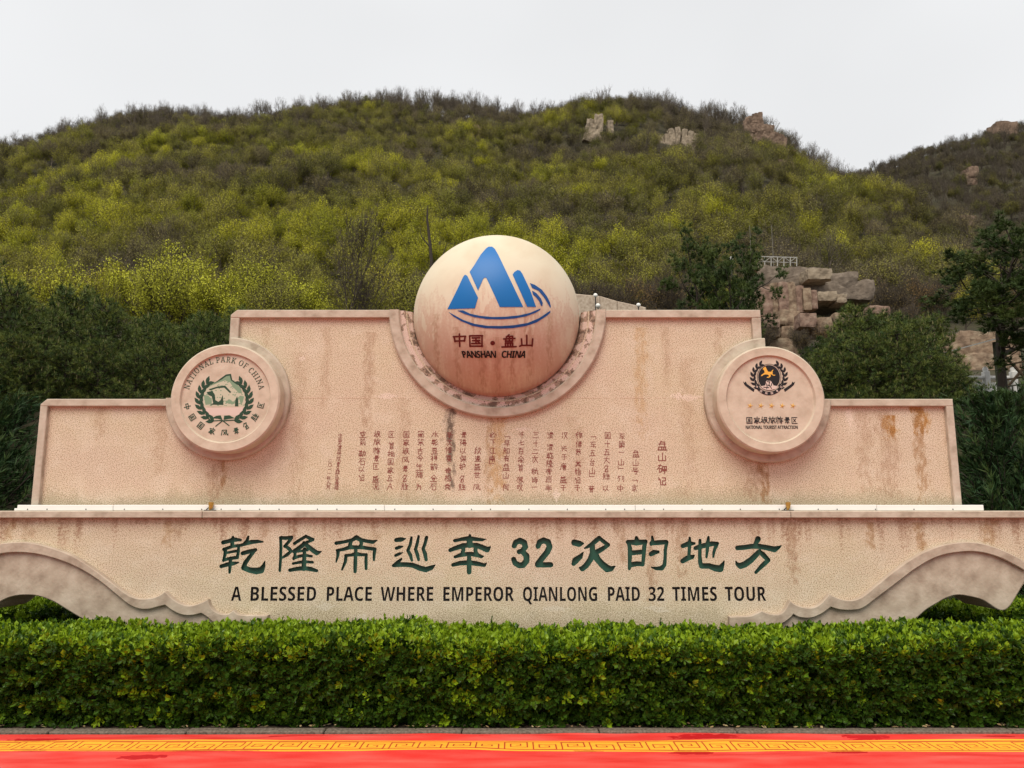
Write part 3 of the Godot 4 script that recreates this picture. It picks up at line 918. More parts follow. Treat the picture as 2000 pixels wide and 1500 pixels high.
	for wd in words:
		var mb := MB.new()
		var n := 0
		for s in wd:
			for i in s.size() / 2 - 1:
				var rr := 26.0 if wd.size() == 1 else 9.5
				var h := hull(Vector2(s[i * 2], s[i * 2 + 1]), rr, Vector2(s[i * 2 + 2], s[i * 2 + 3]), rr)
				for k in h.size():
					h[k] = Vector2(840, 460) + h[k] * s5
				ball_patch(mb, h, 30.0, 0.003 + 0.00015 * n)
				n += 1
		wpart("red_character", mb, mats.red_paint, ball)
	var f7 := sans(700)
	for wd in [["PANSHAN", 358, 745], ["CHINA", 805, 1080]]:
		var total := 0.0
		for ch in wd[0]:
			total += letter(f7, ch)[1]
		var pen := 0.0
		for ch in wd[0]:
			var adv: float = letter(f7, ch)[1]
			var zx: float = wd[1] + (wd[2] - wd[1]) * (pen + adv * 0.5) / total
			pen += adv
			var p := on_ball(840 + zx * s5, 460 + 1341 * s5, 0.004)
			var nn := (p - ball_at).normalized()
			var bx := Vector3.UP.cross(nn).normalized()
			var o := part("black_letter", text_mesh(f7, ch, 0.068, 0.004), mats.black_paint, ball)
			o.transform = Transform3D(Basis(bx * 0.84, nn.cross(bx), nn), p)

	# ---- inscription on the panel
	for g in COLUMNS:
		var i := 0
		for ch in g[2]:
			var at := W(g[0] + (i - 3) * -0.6, g[3][i], Z_PANEL)
			var sz: float = g[1] * 0.00445
			i += 1
			part("small_character", shared_glyph(ch, sz, sz * 0.045), mats.red_ink, upper, at)
	var i2 := 0
	for ch in "盘山碑记":
		part("title_character", shared_glyph(ch, 0.084, 0.0042), mats.red_ink, upper, W(1293, [870, 893, 916, 940][i2], Z_PANEL))
		i2 += 1
	medallions(root, mpp)


var glyphs := {}
func shared_glyph(ch: String, size: float, half: float) -> ArrayMesh:
	var key := "%s %.4f" % [ch, size]
	if not glyphs.has(key):
		glyphs[key] = glyph_mesh(ch, size, half)
	return glyphs[key]

func medallions(root: Node3D, mpp: float) -> void:
	var zf := -7.36
	for side in 2:
		var cpx: Vector2 = [Vector2(439.5, 777), Vector2(1506, 779.5)][side]
		var rpx: float = [107.0, 105.5][side]
		var m := W2(cpx.x, cpx.y, zf)
		var k := (W2(cpx.x + 50, cpx.y, zf).x - m.x) / 50.0
		var rr := rpx * k
		var rin := rr * 0.805
		var mb := MB.new()
		mb.lathe(m, [Vector2(rr, -7.63), Vector2(rr, zf - 0.014), Vector2(rr - 0.014, zf), Vector2(rin + 0.012, zf), Vector2(rin, zf - 0.022), Vector2(rin * 0.5, zf - 0.022), Vector2(0.0005, zf - 0.022)], 0, TAU, 96)
		var disc := wpart("medallion", mb, mats.disc_stone, root)
		var bpx: Vector2 = [Vector2(444, 777), Vector2(1500, 780)][side]
		var rm := W2(bpx.x, bpx.y, -7.53)
		var kb := (W2(bpx.x + 50, bpx.y, -7.53).x - rm.x) / 50.0
		var ro := [121.0, 123.0][side] * kb as float
		var rg := MB.new()
		var a0: float = [-PI, PI * 0.5][side] as float
		var a1: float = [PI * 0.5, TAU][side] as float
		rg.lathe(rm, [Vector2(ro, -7.63), Vector2(ro, -7.54), Vector2(ro - 0.012, -7.528), Vector2(ro * 0.7, -7.528)], a0, a1, 72)
		wpart("backing_ring", rg, mats.stone, root)
		var z := zf - 0.022
		var ox: float = [320.0, 1370.0][side]
		var oy := 660.0
		var s := 0.17333
		var lm: Material = mats.dark_green_paint if side == 0 else mats.black_paint
		# wreath
		var wc: Vector2 = [Vector2(680, 700), Vector2(762, 440)][side]
		var wr: Vector2 = [Vector2(282, 262), Vector2(180, 165)][side]
		var n: int = [9, 7][side]
		var first: float = [246.0, 232.0][side]
		var last: float = [136.0, 128.0][side]
		var ll: float = [98.0, 68.0][side]
		for mirror in [1.0, -1.0]:
			for i in n:
				var th := deg_to_rad(lerpf(first, last, i / (n - 1.0)))
				var at := wc + Vector2(cos(th) * wr.x * mirror, -sin(th) * wr.y)
				var th2 := th - 0.12
				var grow := (wc + Vector2(cos(th2) * wr.x * mirror, -sin(th2) * wr.y) - at).angle()
				for turn in [-0.5, 0.5]:
					var p := leaf_px(at, grow + turn, ll, ll * 0.21)
					for q in p.size():
						p[q] = Vector2(ox, oy) + p[q] * s
					var lb := MB.new()
					flat_shape(lb, p, z + 0.0015)
					wpart("wreath_leaf", lb, lm, disc)
		if side == 0:
			left_emblem(disc, z, ox, oy, s)
		else:
			right_emblem(disc, z, ox, oy, s)

func shape(parent: Node3D, called: String, pts: Array, mat: Material, z: float, ox: float, oy: float, s: float) -> void:
	var mb := MB.new()
	flat_shape(mb, zoomed(pts, ox, oy, s), z)
	wpart(called, mb, mat, parent)

func bars(parent: Node3D, called: String, lines: Array, half: float, mat: Material, z: float, ox: float, oy: float, s: float) -> void:
	var mb := MB.new()
	var n := 0
	for l in lines:
		var q := zoomed(l, ox, oy, s)
		var pts := []
		for w in q:
			pts.append(W2(w.x, w.y, z))
		strokes(mb, pts, half, Vector3(0, 0, z), Vector3.RIGHT, Vector3.UP, n)
		n += pts.size()
	wpart(called, mb, mat, parent)

func round_text(parent: Node3D, f: Font, text: String, c: Vector2, r: float, a0: float, a1: float, cap: float, mat: Material, z: float) -> void:
	var total := 0.0
	for ch in text:
		total += letter(f, ch)[1]
	var pen := 0.0
	for ch in text:
		var adv: float = letter(f, ch)[1]
		pen += adv
		if ch != " ":
			var a := deg_to_rad(lerpf(a0, a1, (pen - adv * 0.5) / total))
			var o := part("letter", text_mesh(f, ch, cap, 0.003), mat, parent)
			o.position = W(c.x + cos(a) * r, c.y - sin(a) * r * 0.97, z)
			o.rotation.z = a - PI / 2
			o.scale.x = 0.85

func left_emblem(disc: Node3D, z: float, ox: float, oy: float, s: float) -> void:
	var g: Material = mats.dark_green_paint
	var mg: Material = mats.mid_green_paint
	shape(disc, "mountain_wash", [445, 640, 470, 575, 540, 520, 640, 462, 700, 418, 755, 408, 768, 470, 815, 510, 872, 575, 890, 620, 930, 615, 905, 690, 915, 775, 440, 765], mats.wash_paint, z + 0.0005, ox, oy, s)
	rng.seed = 88
	var blots := MB.new()
	for i in 130:
		var q := Vector2(rng.randf_range(455, 905), rng.randf_range(470, 765))
		var roof := 640.0 - (q.x - 445.0) * 0.75 if q.x < 755.0 else 415.0 + (q.x - 755.0) * 1.35
		if q.y < roof + 15.0:
			continue
		var p := []
		for t in 6:
			var a := TAU * t / 6.0
			p.append_array([q.x + cos(a) * rng.randf_range(4, 15), q.y + sin(a) * rng.randf_range(3, 9)])
		flat_shape(blots, zoomed(p, ox, oy, s), z + 0.0006 + 0.000002 * i)
	wpart("rock_texture", blots, mg, disc)
	shape(disc, "mountain", [470, 575, 540, 520, 640, 462, 700, 418, 755, 408, 768, 470, 815, 510, 872, 575, 882, 632, 830, 605, 785, 560, 745, 500, 690, 478, 610, 505, 540, 535], mg, z + 0.001, ox, oy, s)
	shape(disc, "ridge_line", [555, 520, 640, 455, 700, 412, 757, 404, 770, 470, 815, 506, 806, 516, 756, 478, 742, 424, 704, 430, 650, 470], g, z + 0.0016, ox, oy, s)
	shape(disc, "rock_shade", [505, 578, 600, 548, 690, 536, 760, 610, 745, 622, 680, 560, 600, 566, 520, 592], g, z + 0.0012, ox, oy, s)
	shape(disc, "cliff", [480, 612, 545, 596, 575, 640, 580, 700, 615, 720, 640, 700, 664, 640, 672, 755, 520, 752, 556, 735, 540, 660, 500, 640], g, z + 0.0014, ox, oy, s)
	shape(disc, "cliff_wash", [448, 640, 500, 650, 540, 690, 540, 745, 470, 755], mg, z + 0.0009, ox, oy, s)
	shape(disc, "pine", [800, 772, 806, 700, 825, 655, 838, 700, 840, 772], g, z + 0.0013, ox, oy, s)
	shape(disc, "tree_mass", [690, 720, 740, 690, 780, 720, 860, 650, 905, 660, 890, 720, 870, 760, 850, 690, 790, 745, 730, 742], mg, z + 0.0008, ox, oy, s)
	shape(disc, "leaf_base", [540, 905, 590, 878, 640, 872, 652, 900, 660, 925, 610, 912], g, z + 0.0013, ox, oy, s)
	shape(disc, "leaf_base", [672, 925, 680, 876, 740, 872, 800, 905, 740, 912], g, z + 0.0013, ox, oy, s)
	bars(disc, "stem", [[510, 920, 560, 935, 660, 930, 735, 988], [585, 995, 660, 935, 760, 928, 850, 925], [450, 880, 510, 915], [880, 880, 830, 918]], 0.005, g, z + 0.0002, ox, oy, s)
	shape(disc, "water", [440, 790, 915, 780, 905, 850, 860, 880, 700, 868, 560, 872, 480, 880, 445, 840], mats.pale_paint, z + 0.0006, ox, oy, s)
	round_text(disc, serif(400), "NATIONAL PARK OF CHINA", Vector2(438, 775), 75.0, 169.0, 11.0, 0.052, g, z + 0.001)
	var cn := "中国国家风景名胜区"
	for i in 9:
		var a := deg_to_rad([196.0, 215.0, 233.0, 252.0, 271.5, 289.0, 306.0, 325.0, 346.0][i])
		var o := part("character", shared_glyph(cn[i], 0.060, 0.0036), g, disc)
		o.position = W(437 + cos(a) * 74.0, 774 - sin(a) * 71.0, z + 0.001)
		o.rotation.z = a + PI / 2

func right_emblem(disc: Node3D, z: float, ox: float, oy: float, s: float) -> void:
	var bk: Material = mats.black_paint
	var gold: Material = mats.gold_paint
	var c := Vector2(762, 445)
	var oval := []
	var outer := []
	for k in 40:
		var a := TAU * k / 40
		oval.append_array([c.x + cos(a) * 122, c.y + sin(a) * 138])
		outer.append_array([c.x + cos(a) * 133, c.y + sin(a) * 149])
	shape(disc, "oval", oval, bk, z + 0.0018, ox, oy, s)
	var ring := []
	for k in 41:
		ring.append_array([outer[(k % 40) * 2], outer[(k % 40) * 2 + 1]])
	bars(disc, "oval_rim", [ring], 0.0022, bk, z + 0.0002, ox, oy, s)
	shape(disc, "running_horse", [690, 352, 700, 334, 716, 328, 722, 322, 730, 340, 742, 365, 750, 380, 775, 382, 790, 378, 797, 362, 815, 358, 806, 366, 800, 378, 803, 395, 800, 408, 815, 416, 832, 415, 830, 425, 808, 424, 792, 412, 775, 412, 782, 425, 775, 440, 755, 450, 735, 446, 738, 440, 758, 436, 762, 424, 745, 412, 722, 410, 700, 416, 682, 430, 670, 430, 678, 415, 700, 400, 712, 390, 710, 372, 702, 360], gold, z + 0.003, ox, oy, s)
	shape(disc, "small_mountain", [655, 548, 720, 535, 722, 500, 738, 478, 756, 486, 770, 476, 795, 500, 812, 535, 865, 545, 835, 575, 762, 588, 690, 578], mats.pale_paint, z + 0.0024, ox, oy, s)
	bars(disc, "mountain_line", [[722, 500, 740, 545, 735, 575], [770, 480, 762, 530, 790, 570], [795, 505, 785, 540], [740, 488, 765, 500], [700, 555, 760, 560], [745, 530, 775, 545]], 0.0035, bk, z + 0.0016, ox, oy, s)
	var band := []
	for k in 13:
		var a := deg_to_rad(152.0 - k * 124.0 / 12.0)
		band.append_array([c.x + cos(a) * 182, c.y + sin(a) * 200 + 2])
	for k in 13:
		var a := deg_to_rad(28.0 + k * 124.0 / 12.0)
		band.append_array([c.x + cos(a) * 150, c.y + sin(a) * 160 + 2])
	shape(disc, "ribbon", band, bk, z + 0.0026, ox, oy, s)
	var i := 0
	for ch in "中国旅游景区":
		var a := deg_to_rad(145.0 - i * 110.0 / 5.0)
		var o := part("character", shared_glyph(ch, 0.022, 0.0014), mats.pale_paint, disc)
		o.position = W(ox + (c.x + cos(a) * 166) * s, oy + (c.y + sin(a) * 180 + 2) * s, z + 0.003)
		o.rotation.z = PI / 2 - a
		i += 1
	shape(disc, "ribbon_tail", [468, 488, 487, 505, 498, 490, 515, 520, 600, 578, 588, 610, 520, 560, 485, 530], bk, z + 0.0011, ox, oy, s)
	shape(disc, "ribbon_tail", [1058, 488, 1040, 505, 1028, 490, 1012, 520, 928, 578, 940, 610, 1008, 560, 1042, 530], bk, z + 0.0011, ox, oy, s)
	for k in 5:
		var m := W(ox + (548 + k * 120.5) * s, oy + 765 * s, z)
		var mb := MB.new()
		for t in 10:
			var r0 := 0.029 if t % 2 == 0 else 0.011
			var r1 := 0.011 if t % 2 == 0 else 0.029
			var a0 := PI / 2 + TAU * t / 10 - 0.25
			var a1 := PI / 2 + TAU * (t + 1) / 10 - 0.25
			mb.tri(m + Vector3(0, 0, 0.009), m + Vector3(cos(a0) * r0, sin(a0) * r0, 0.0008), m + Vector3(cos(a1) * r1, sin(a1) * r1, 0.0008))
		wpart("gold_star", mb, mats.worn_gold, disc)
	var n := 0
	for ch in "国家级旅游景区":
		part("character", shared_glyph(ch, 0.062, 0.0033), bk, disc, W(1463.5 + n * 14.7, 820.5, z + 0.001))
		n += 1
	var f := sans(700)
	var text := "NATIONAL TOURIST ATTRACTION"
	var total := 0.0
	for ch in text:
		total += letter(f, ch)[1]
	var pen := 0.0
	for ch in text:
		var adv: float = letter(f, ch)[1]
		if ch != " ":
			var o := part("letter", text_mesh(f, ch, 0.030, 0.002), bk, disc, W(1456 + 102.5 * (pen + adv * 0.5) / total, 834.5, z + 0.001))
			o.scale.x = 0.8
		pen += adv


# ---------------------------------------------------------------- terrain
const CREST := [[-700, 340, 300], [-200, 312, 300], [0, 290, 300], [100, 264, 300], [200, 240, 300], [300, 224, 300], [400, 232, 300], [470, 235, 300], [540, 218, 300], [640, 208, 300], [730, 196, 300], [850, 203, 300], [930, 208, 300], [1000, 228, 300], [1050, 229, 300],
	[1120, 212, 300], [1200, 205, 300], [1300, 206, 300], [1360, 228, 300], [1420, 226, 300], [1470, 240, 300], [1500, 252, 298], [1540, 280, 295], [1580, 308, 290], [1620, 332, 285], [1660, 352, 270], [1720, 388, 230], [1800, 432, 190], [1900, 475, 150], [2000, 505, 130], [2300, 560, 110], [2800, 600, 100]]
const CREST_FAR := [[1300, 430, 430], [1560, 385, 430], [1640, 352, 430], [1690, 332, 430], [1740, 316, 430], [1800, 292, 430], [1850, 277, 430], [1900, 268, 430], [1960, 248, 430], [2000, 242, 430], [2100, 228, 430], [2300, 218, 430], [2800, 235, 430]]
const BANK := [[0.0, 0.0], [9.2, 0.0], [12.5, 3.15], [20.0, 4.25], [45.0, 10.5], [70.0, 18.0]]

var bumps: FastNoiseLite

func kx(px: float) -> float:
	return (px - 1000.0) / FOCAL / 0.947

func px_of(k: float) -> float:
	return k * 0.947 * FOCAL + 1000.0

# crest of a hill in a direction: [depth, ground height]
func crest(table: Array, k: float) -> Vector2:
	var px := px_of(k)
	var a: Array = table[0]
	var b: Array = table[table.size() - 1]
	for i in table.size() - 1:
		if px >= table[i][0] and px <= table[i + 1][0]:
			a = table[i]
			b = table[i + 1]
	var t := clampf((px - a[0]) / maxf(1.0, b[0] - a[0]), 0, 1)
	var py := lerpf(a[1], b[1], t)
	var d := lerpf(a[2], b[2], t)
	var dir := ray(px, py)
	return Vector2(d, 1.55 + dir.y / -dir.z * d - 5.0)

func bank(d: float) -> float:
	for i in BANK.size() - 1:
		if d <= BANK[i + 1][0]:
			return lerpf(BANK[i][1], BANK[i + 1][1], (d - BANK[i][0]) / (BANK[i + 1][0] - BANK[i][0]))
	return 18.0

func hill_h(k: float, d: float) -> float:
	if d <= 70.0:
		return bank(d)
	var c := crest(CREST, k)
	if d >= c.x:
		return c.y - (d - c.x) * 0.45
	var t := (d - 70.0) / (c.x - 70.0)
	return lerpf(18.0, c.y, t) + sin(t * PI) * (3.0 + bumps.get_noise_2d(k * d, d) * 9.0)

func far_h(k: float, d: float) -> float:
	var c := crest(CREST_FAR, k)
	if d >= c.x:
		return c.y - (d - c.x) * 0.4
	var t := (d - 150.0) / (c.x - 150.0)
	return lerpf(34.0, c.y, t) + sin(t * PI) * (2.0 + bumps.get_noise_2d(k * d + 900, d) * 10.0)

func on_hill(px: float, py: float, far := false) -> Vector3:
	var dir := ray(px, py)
	var k := dir.x / -dir.z
	var d := 20.0 if not far else 160.0
	while d < 500.0:
		var h := far_h(k, d) if far else hill_h(k, d)
		if h >= 1.55 + dir.y / -dir.z * d:
			break
		d += 0.5
	return Vector3(k * d, 1.55 + dir.y / -dir.z * d, -d)

func to_px(p: Vector3) -> Vector2:
	var q := p - EYE
	var zc := -(q.y * sin(-PITCH) + q.z * cos(-PITCH))
	var yc := q.y * cos(-PITCH) - q.z * sin(-PITCH)
	return Vector2(1000 + q.x / zc * FOCAL, 750 - yc / zc * FOCAL)

func sheet(rows: Array, ks: Array, f: int) -> ArrayMesh:
	var mb := MB.new()
	var grid := []
	for k in ks:
		var line := []
		var c := crest(CREST if f == 0 else CREST_FAR, k)
		for r in rows:
			var d: float = r if r <= 150.0 and f == 1 or r <= 70.0 and f == 0 else 0.0
			if d == 0.0:
				var from := 70.0 if f == 0 else 150.0
				var t: float = r - 1000.0
				d = from + (c.x - from) * t if t <= 1.0 else c.x + (t - 1.0) * 100.0
			line.append(Vector3(k * d, hill_h(k, d) if f == 0 else far_h(k, d), -d))
		grid.append(line)
	for i in ks.size() - 1:
		for j in rows.size() - 1:
			mb.quad(grid[i][j], grid[i + 1][j], grid[i + 1][j + 1], grid[i][j + 1])
	return mb.mesh()

func build_terrain() -> void:
	var g := MB.new()
	g.quad(Vector3(-900, -0.03, 300), Vector3(900, -0.03, 300), Vector3(900, -0.03, -900), Vector3(-900, -0.03, -900))
	structure("ground", g.mesh(), mats.asphalt)
	var ks := []
	for i in 97:
		ks.append(kx(lerpf(-650, 2650, i / 96.0)))
	var rows := [8.7, 9.2, 10.3, 11.4, 12.5, 14.0, 16.0, 20.0, 26.0, 32.0, 38.0, 45.0, 53.0, 61.0, 70.0]
	for i in range(1, 37):
		rows.append(1000.0 + i / 36.0)
	rows.append_array([1001.3, 1001.8])
	structure("hillside", sheet(rows, ks, 0), mats.litter)
	ks = []
	for i in 49:
		ks.append(kx(lerpf(1300, 2700, i / 48.0)))
	rows = [150.0]
	for i in range(1, 31):
		rows.append(1000.0 + i / 30.0)
	rows.append_array([1001.3, 1001.8])
	structure("far_hill", sheet(rows, ks, 1), mats.litter)


# ---------------------------------------------------------------- trees
func rvec() -> Vector3:
	return Vector3(rng.randf_range(-1, 1), rng.randf_range(-1, 1), rng.randf_range(-1, 1))

func grow(wood: MB, tips: Array, p: Vector3, dir: Vector3, len: float, r: float, lvl: int, o: Dictionary) -> void:
	var pts := [p]
	var rad := [r]
	var d := dir
	for i in 3:
		d = (d + rvec() * o.wob + Vector3.UP * o.up).normalized()
		p += d * len / 3.0
		pts.append(p)
		rad.append(lerpf(r, r * 0.5, (i + 1) / 3.0))
	wood.tube(pts, rad, 5 if lvl < 2 and r > 0.03 else 3)
	if lvl >= o.deep:
		tips.append([p, d])
		tips.append([pts[2], d])
		return
	for b in o.kids:
		var t := rng.randf_range(0.3, 1.0) if lvl > 0 else rng.randf_range(o.clear, 1.0)
		var at: Vector3 = pts[int(t * 2.99)].lerp(pts[int(t * 2.99) + 1], fmod(t * 3.0, 1.0))
		var side := d.cross(rvec()).normalized()
		var nd := (d * cos(o.spread) + side * sin(o.spread)).normalized()
		grow(wood, tips, at, nd, len * rng.randf_range(0.55, 0.8), r * 0.5, lvl + 1, o)
	grow(wood, tips, p, d, len * 0.62, r * 0.5, lvl + 1, o)

# mesh pair [wood, leaves]; height about 6 m
func make_tree(o: Dictionary, sd: int) -> Array:
	rng.seed = sd
	var wood := MB.new()
	wood.col = o.bark
	var tips := []
	var stems: int = o.get("stems", 1)
	for s in stems:
		var lean := Vector3(rng.randf_range(-1, 1), 0, rng.randf_range(-1, 1)) * (0.12 if stems == 1 else 0.45)
		grow(wood, tips, Vector3(0, -0.4, 0), (Vector3.UP + lean).normalized(), o.trunk, o.girth / sqrt(stems), 0, o)
	var leaves := MB.new()
	var base: Color = o.leaf
	if o.count > 0:
		for t in tips:
			var shade := rng.randf_range(0.85, 1.18)
			for i in int(ceil(o.count / float(tips.size()) + rng.randf_range(-0.5, 0.5))):
				var q: Vector3 = t[0] + rvec() * o.fluff - t[1] * rng.randf() * o.fluff
				var nn := (rvec() + Vector3(0, 0.5, 0)).normalized()
				var out := (q - Vector3(0, 2.6, 0)).normalized()
				if nn.dot(out) < 0.0:
					nn = -nn
				var soft := (nn * 0.5 + out * 0.8 + Vector3(0, 0.15, 0)).normalized()
				var u: Vector3 = nn.cross(rvec()).normalized() * o.size * rng.randf_range(0.6, 1.3)
				var w: Vector3 = nn.cross(u).normalized() * u.length() * 0.55
				var j := shade * rng.randf_range(0.75, 1.3)
				leaves.col = Color(base.r * j, base.g * j, base.b * j)
				leaves.quad_n(q - u, q - w, q + u, q + w, soft, soft, soft, soft)
	# thin twigs fanning out of every tip
	for t in tips:
		for i in int(o.get("twigs", 3)):
			var d: Vector3 = (t[1] * 0.8 + rvec() * 0.6 + Vector3(0, 0.35, 0)).normalized()
			var j := rng.randf_range(0.75, 1.3)
			wood.col = Color(o.bark.r * j, o.bark.g * j, o.bark.b * j)
			var side := d.cross(rvec()).normalized() * rng.randf_range(0.006, 0.011)
			var l := rng.randf_range(0.35, 0.8)
			wood.tri(t[0] - side, t[0] + side, t[0] + d * l)
	return [wood, leaves]

func tree_kinds() -> Array:
	var bark := Color(0.105, 0.086, 0.066)
	var common := {"bark": bark, "wob": 0.18, "up": 0.10, "deep": 3, "kids": 4, "spread": 0.75, "clear": 0.35, "trunk": 2.5, "girth": 0.10, "fluff": 0.42, "size": 0.064, "count": 1300}
	var out := []
	var tones := [["yellow_green_tree", Color(0.335, 0.330, 0.022), 6000, 2], ["yellow_olive_tree", Color(0.245, 0.235, 0.032), 5000, 3], ["olive_green_tree", Color(0.175, 0.165, 0.034), 4400, 4], ["brown_budding_tree", Color(0.180, 0.155, 0.062), 2400, 6], ["bare_tree", Color(0.14, 0.12, 0.07), 160, 4]]
	var sd := 100
	for t in tones:
		var set_ := []
		for v in 3:
			var o := common.duplicate()
			var tint: float = [1.0, 1.18, 0.8][v]
			o.leaf = Color(t[1].r * tint, t[1].g * tint * [1.0, 0.98, 1.04][v], t[1].b * tint)
			o.count = t[2]
			o.twigs = t[3]
			if v == 1:
				o.stems = 2
				o.spread = 0.62
			if t[0] == "bare_tree":
				o.kids = 3
				o.spread = 0.56
				o.up = 0.15
				o.girth = 0.17
				o.trunk = 3.3
				o.clear = 0.45
			set_.append(make_tree(o, sd))
			sd += 1
		out.append([t[0], set_])
	return out

var kinds := []
var sight := []       # pixel boxes kept free of trees so that rocks show

func kind_for(k: float, d: float, t: float) -> int:
	var px := px_of(k)
	var n := bumps.get_noise_2d(k * d * 2.2 + 300.0, d * 2.2) * 1.6 + rng.randf_range(-0.42, 0.42)
	var bright := 0.60 - t * 0.95 + n * 0.62 - clampf((px - 900) / 1100.0, -0.3, 1.0) * 0.30
	if t > 0.86 + rng.randf_range(-0.04, 0.04):
		return 4 if rng.randf() < 0.82 else 3
	if bright > 0.62:
		return 0
	if bright > 0.28:
		return 1
	if bright > 0.0:
		return 2
	if bright > -0.30:
		return 3
	return 4 if rng.randf() < 0.4 else 3

func blocked(p: Vector3, h: float) -> bool:
	for f in [0.15, 0.5, 0.85]:
		var q := to_px(p + Vector3(0, h * f, 0))
		for s in sight:
			if s[0].has_point(q) and -p.z < s[1] + 4.0:
				return true
	return false

func build_forest() -> void:
	kinds = tree_kinds()
	var wood_mat: StandardMaterial3D = leaf_mat(0.0, 0.95)
	var lm: StandardMaterial3D = leaf_mat(0.7, 0.7)
	mats.tree_wood = wood_mat
	mats.tree_leaf = lm
	var spots := []
	rng.seed = 41
	var d := 72.0
	while d < 312.0:
		var step := lerpf(3.3, 3.8, (d - 72) / 230.0)
		var x := -0.80 * d
		while x < 0.80 * d:
			var xx := x + rng.randf_range(-1.5, 1.5)
			var dd := d + rng.randf_range(-1.5, 1.5)
			var k := xx / dd
			var c := crest(CREST, k)
			if dd < c.x + 8.0:
				var p := Vector3(xx, hill_h(k, dd), -dd)
				var t := (dd - 70.0) / (c.x - 70.0)
				if c.x < 200.0:
					t *= 0.55
				spots.append([p, kind_for(k, dd, t), rng.randi() % 3, rng.randf_range(0.68, 1.15) * (1.35 if t > 0.9 else 1.0), rng.randf() * TAU, rng.randf_range(0.65, 1.3)])
			x += step
		d += step
	d = 165.0
	while d < 440.0:
		var x := 0.28 * d
		while x < 0.80 * d:
			var xx := x + rng.randf_range(-1.8, 1.8)
			var dd := d + rng.randf_range(-1.8, 1.8)
			var k := xx / dd
			if dd > crest(CREST, k).x + 10.0 and dd < crest(CREST_FAR, k).x + 8.0:
				var kind := 4 if rng.randf() < 0.45 else (3 if rng.randf() < 0.72 else 2)
				spots.append([Vector3(xx, far_h(k, dd), -dd), kind, rng.randi() % 3, rng.randf_range(0.75, 1.3), rng.randf() * TAU, rng.randf_range(0.6, 0.95)])
			x += 4.3
		d += 4.3
	var kept := []
	for s in spots:
		var q := to_px(s[0] + Vector3(0, 3, 0))
		if q.x > -120 and q.x < 2120 and not blocked(s[0], 5.5 * s[3]):
			kept.append(s)
	kept.sort_custom(func(a, b): return a[0].z > b[0].z)
	var labels := {
		"yellow_green_tree": "bright yellow green spring tree in the woods low on the hill",
		"yellow_olive_tree": "dull yellow olive budding tree in the woods low on the hill",
		"olive_green_tree": "dark olive green tree in the woods low on the hill",
		"brown_budding_tree": "brownish tree just coming into bud in the woods low on the hill",
		"bare_tree": "leafless grey brown tree in the woods low on the hill",
	}
	var proto := {}
	var single := 0
	var rest := {}
	for s in kept:
		var kd: Array = kinds[s[1]]
		var called: String = kd[0]
		var basis := Basis(Vector3.UP, s[4]).scaled(Vector3(s[3], s[3] * 1.02, s[3]))
		var q := to_px(s[0] + Vector3(0, 5, 0))
		if single < 300 and q.x > -20 and q.x < 2020 and q.y < 640:
			single += 1
			var key := called + str(s[2])
			var o: Node3D
			if proto.has(key):
				o = proto[key].duplicate()
				o.name = numbered(called)
				add_child(o)
			else:
				o = thing(called, labels[called], "tree", s[0], called.replace("_", " ") + "s low on the hill")
				var pair: Array = kd[1][s[2]]
				part("trunk", pair[0].mesh(), wood_mat, o)
				if not pair[1].v.is_empty():
					part("crown", pair[1].mesh(), lm, o)
				proto[key] = o
			o.transform = Transform3D(basis, s[0])
		else:
			var key := "%d %d" % [s[1], s[2]]
			if not rest.has(key):
				rest[key] = []
			rest[key].append([Transform3D(basis, s[0]), s[5]])
	var wood := Node3D.new()
	wood.name = "hill_forest"
	add_child(wood)
	tag(wood, "dense spring woods of olive, yellow and bare trees covering the hills", "woods")
	wood.set_meta("kind", "stuff")
	for key in rest:
		var a: Array = key.split(" ")
		var pair: Array = kinds[int(a[0])][1][int(a[1])]
		var m := ArrayMesh.new()
		pair[0].add_to(m, wood_mat)
		pair[1].add_to(m, lm)
		scatter(wood, kinds[int(a[0])][0] + "s", m, rest[key])

func scatter(parent: Node3D, called: String, m: Mesh, list: Array) -> MultiMeshInstance3D:
	var mm := MultiMesh.new()
	mm.transform_format = MultiMesh.TRANSFORM_3D
	mm.use_colors = true
	mm.mesh = m
	mm.instance_count = list.size()
	for i in list.size():
		mm.set_instance_transform(i, list[i][0])
		var c = list[i][1]
		mm.set_instance_color(i, c if c is Color else Color(c, c, c))
	var o := MultiMeshInstance3D.new()
	o.name = called
	o.multimesh = mm
	o.set_meta("kind", "stuff")
	parent.add_child(o, true)
	return o

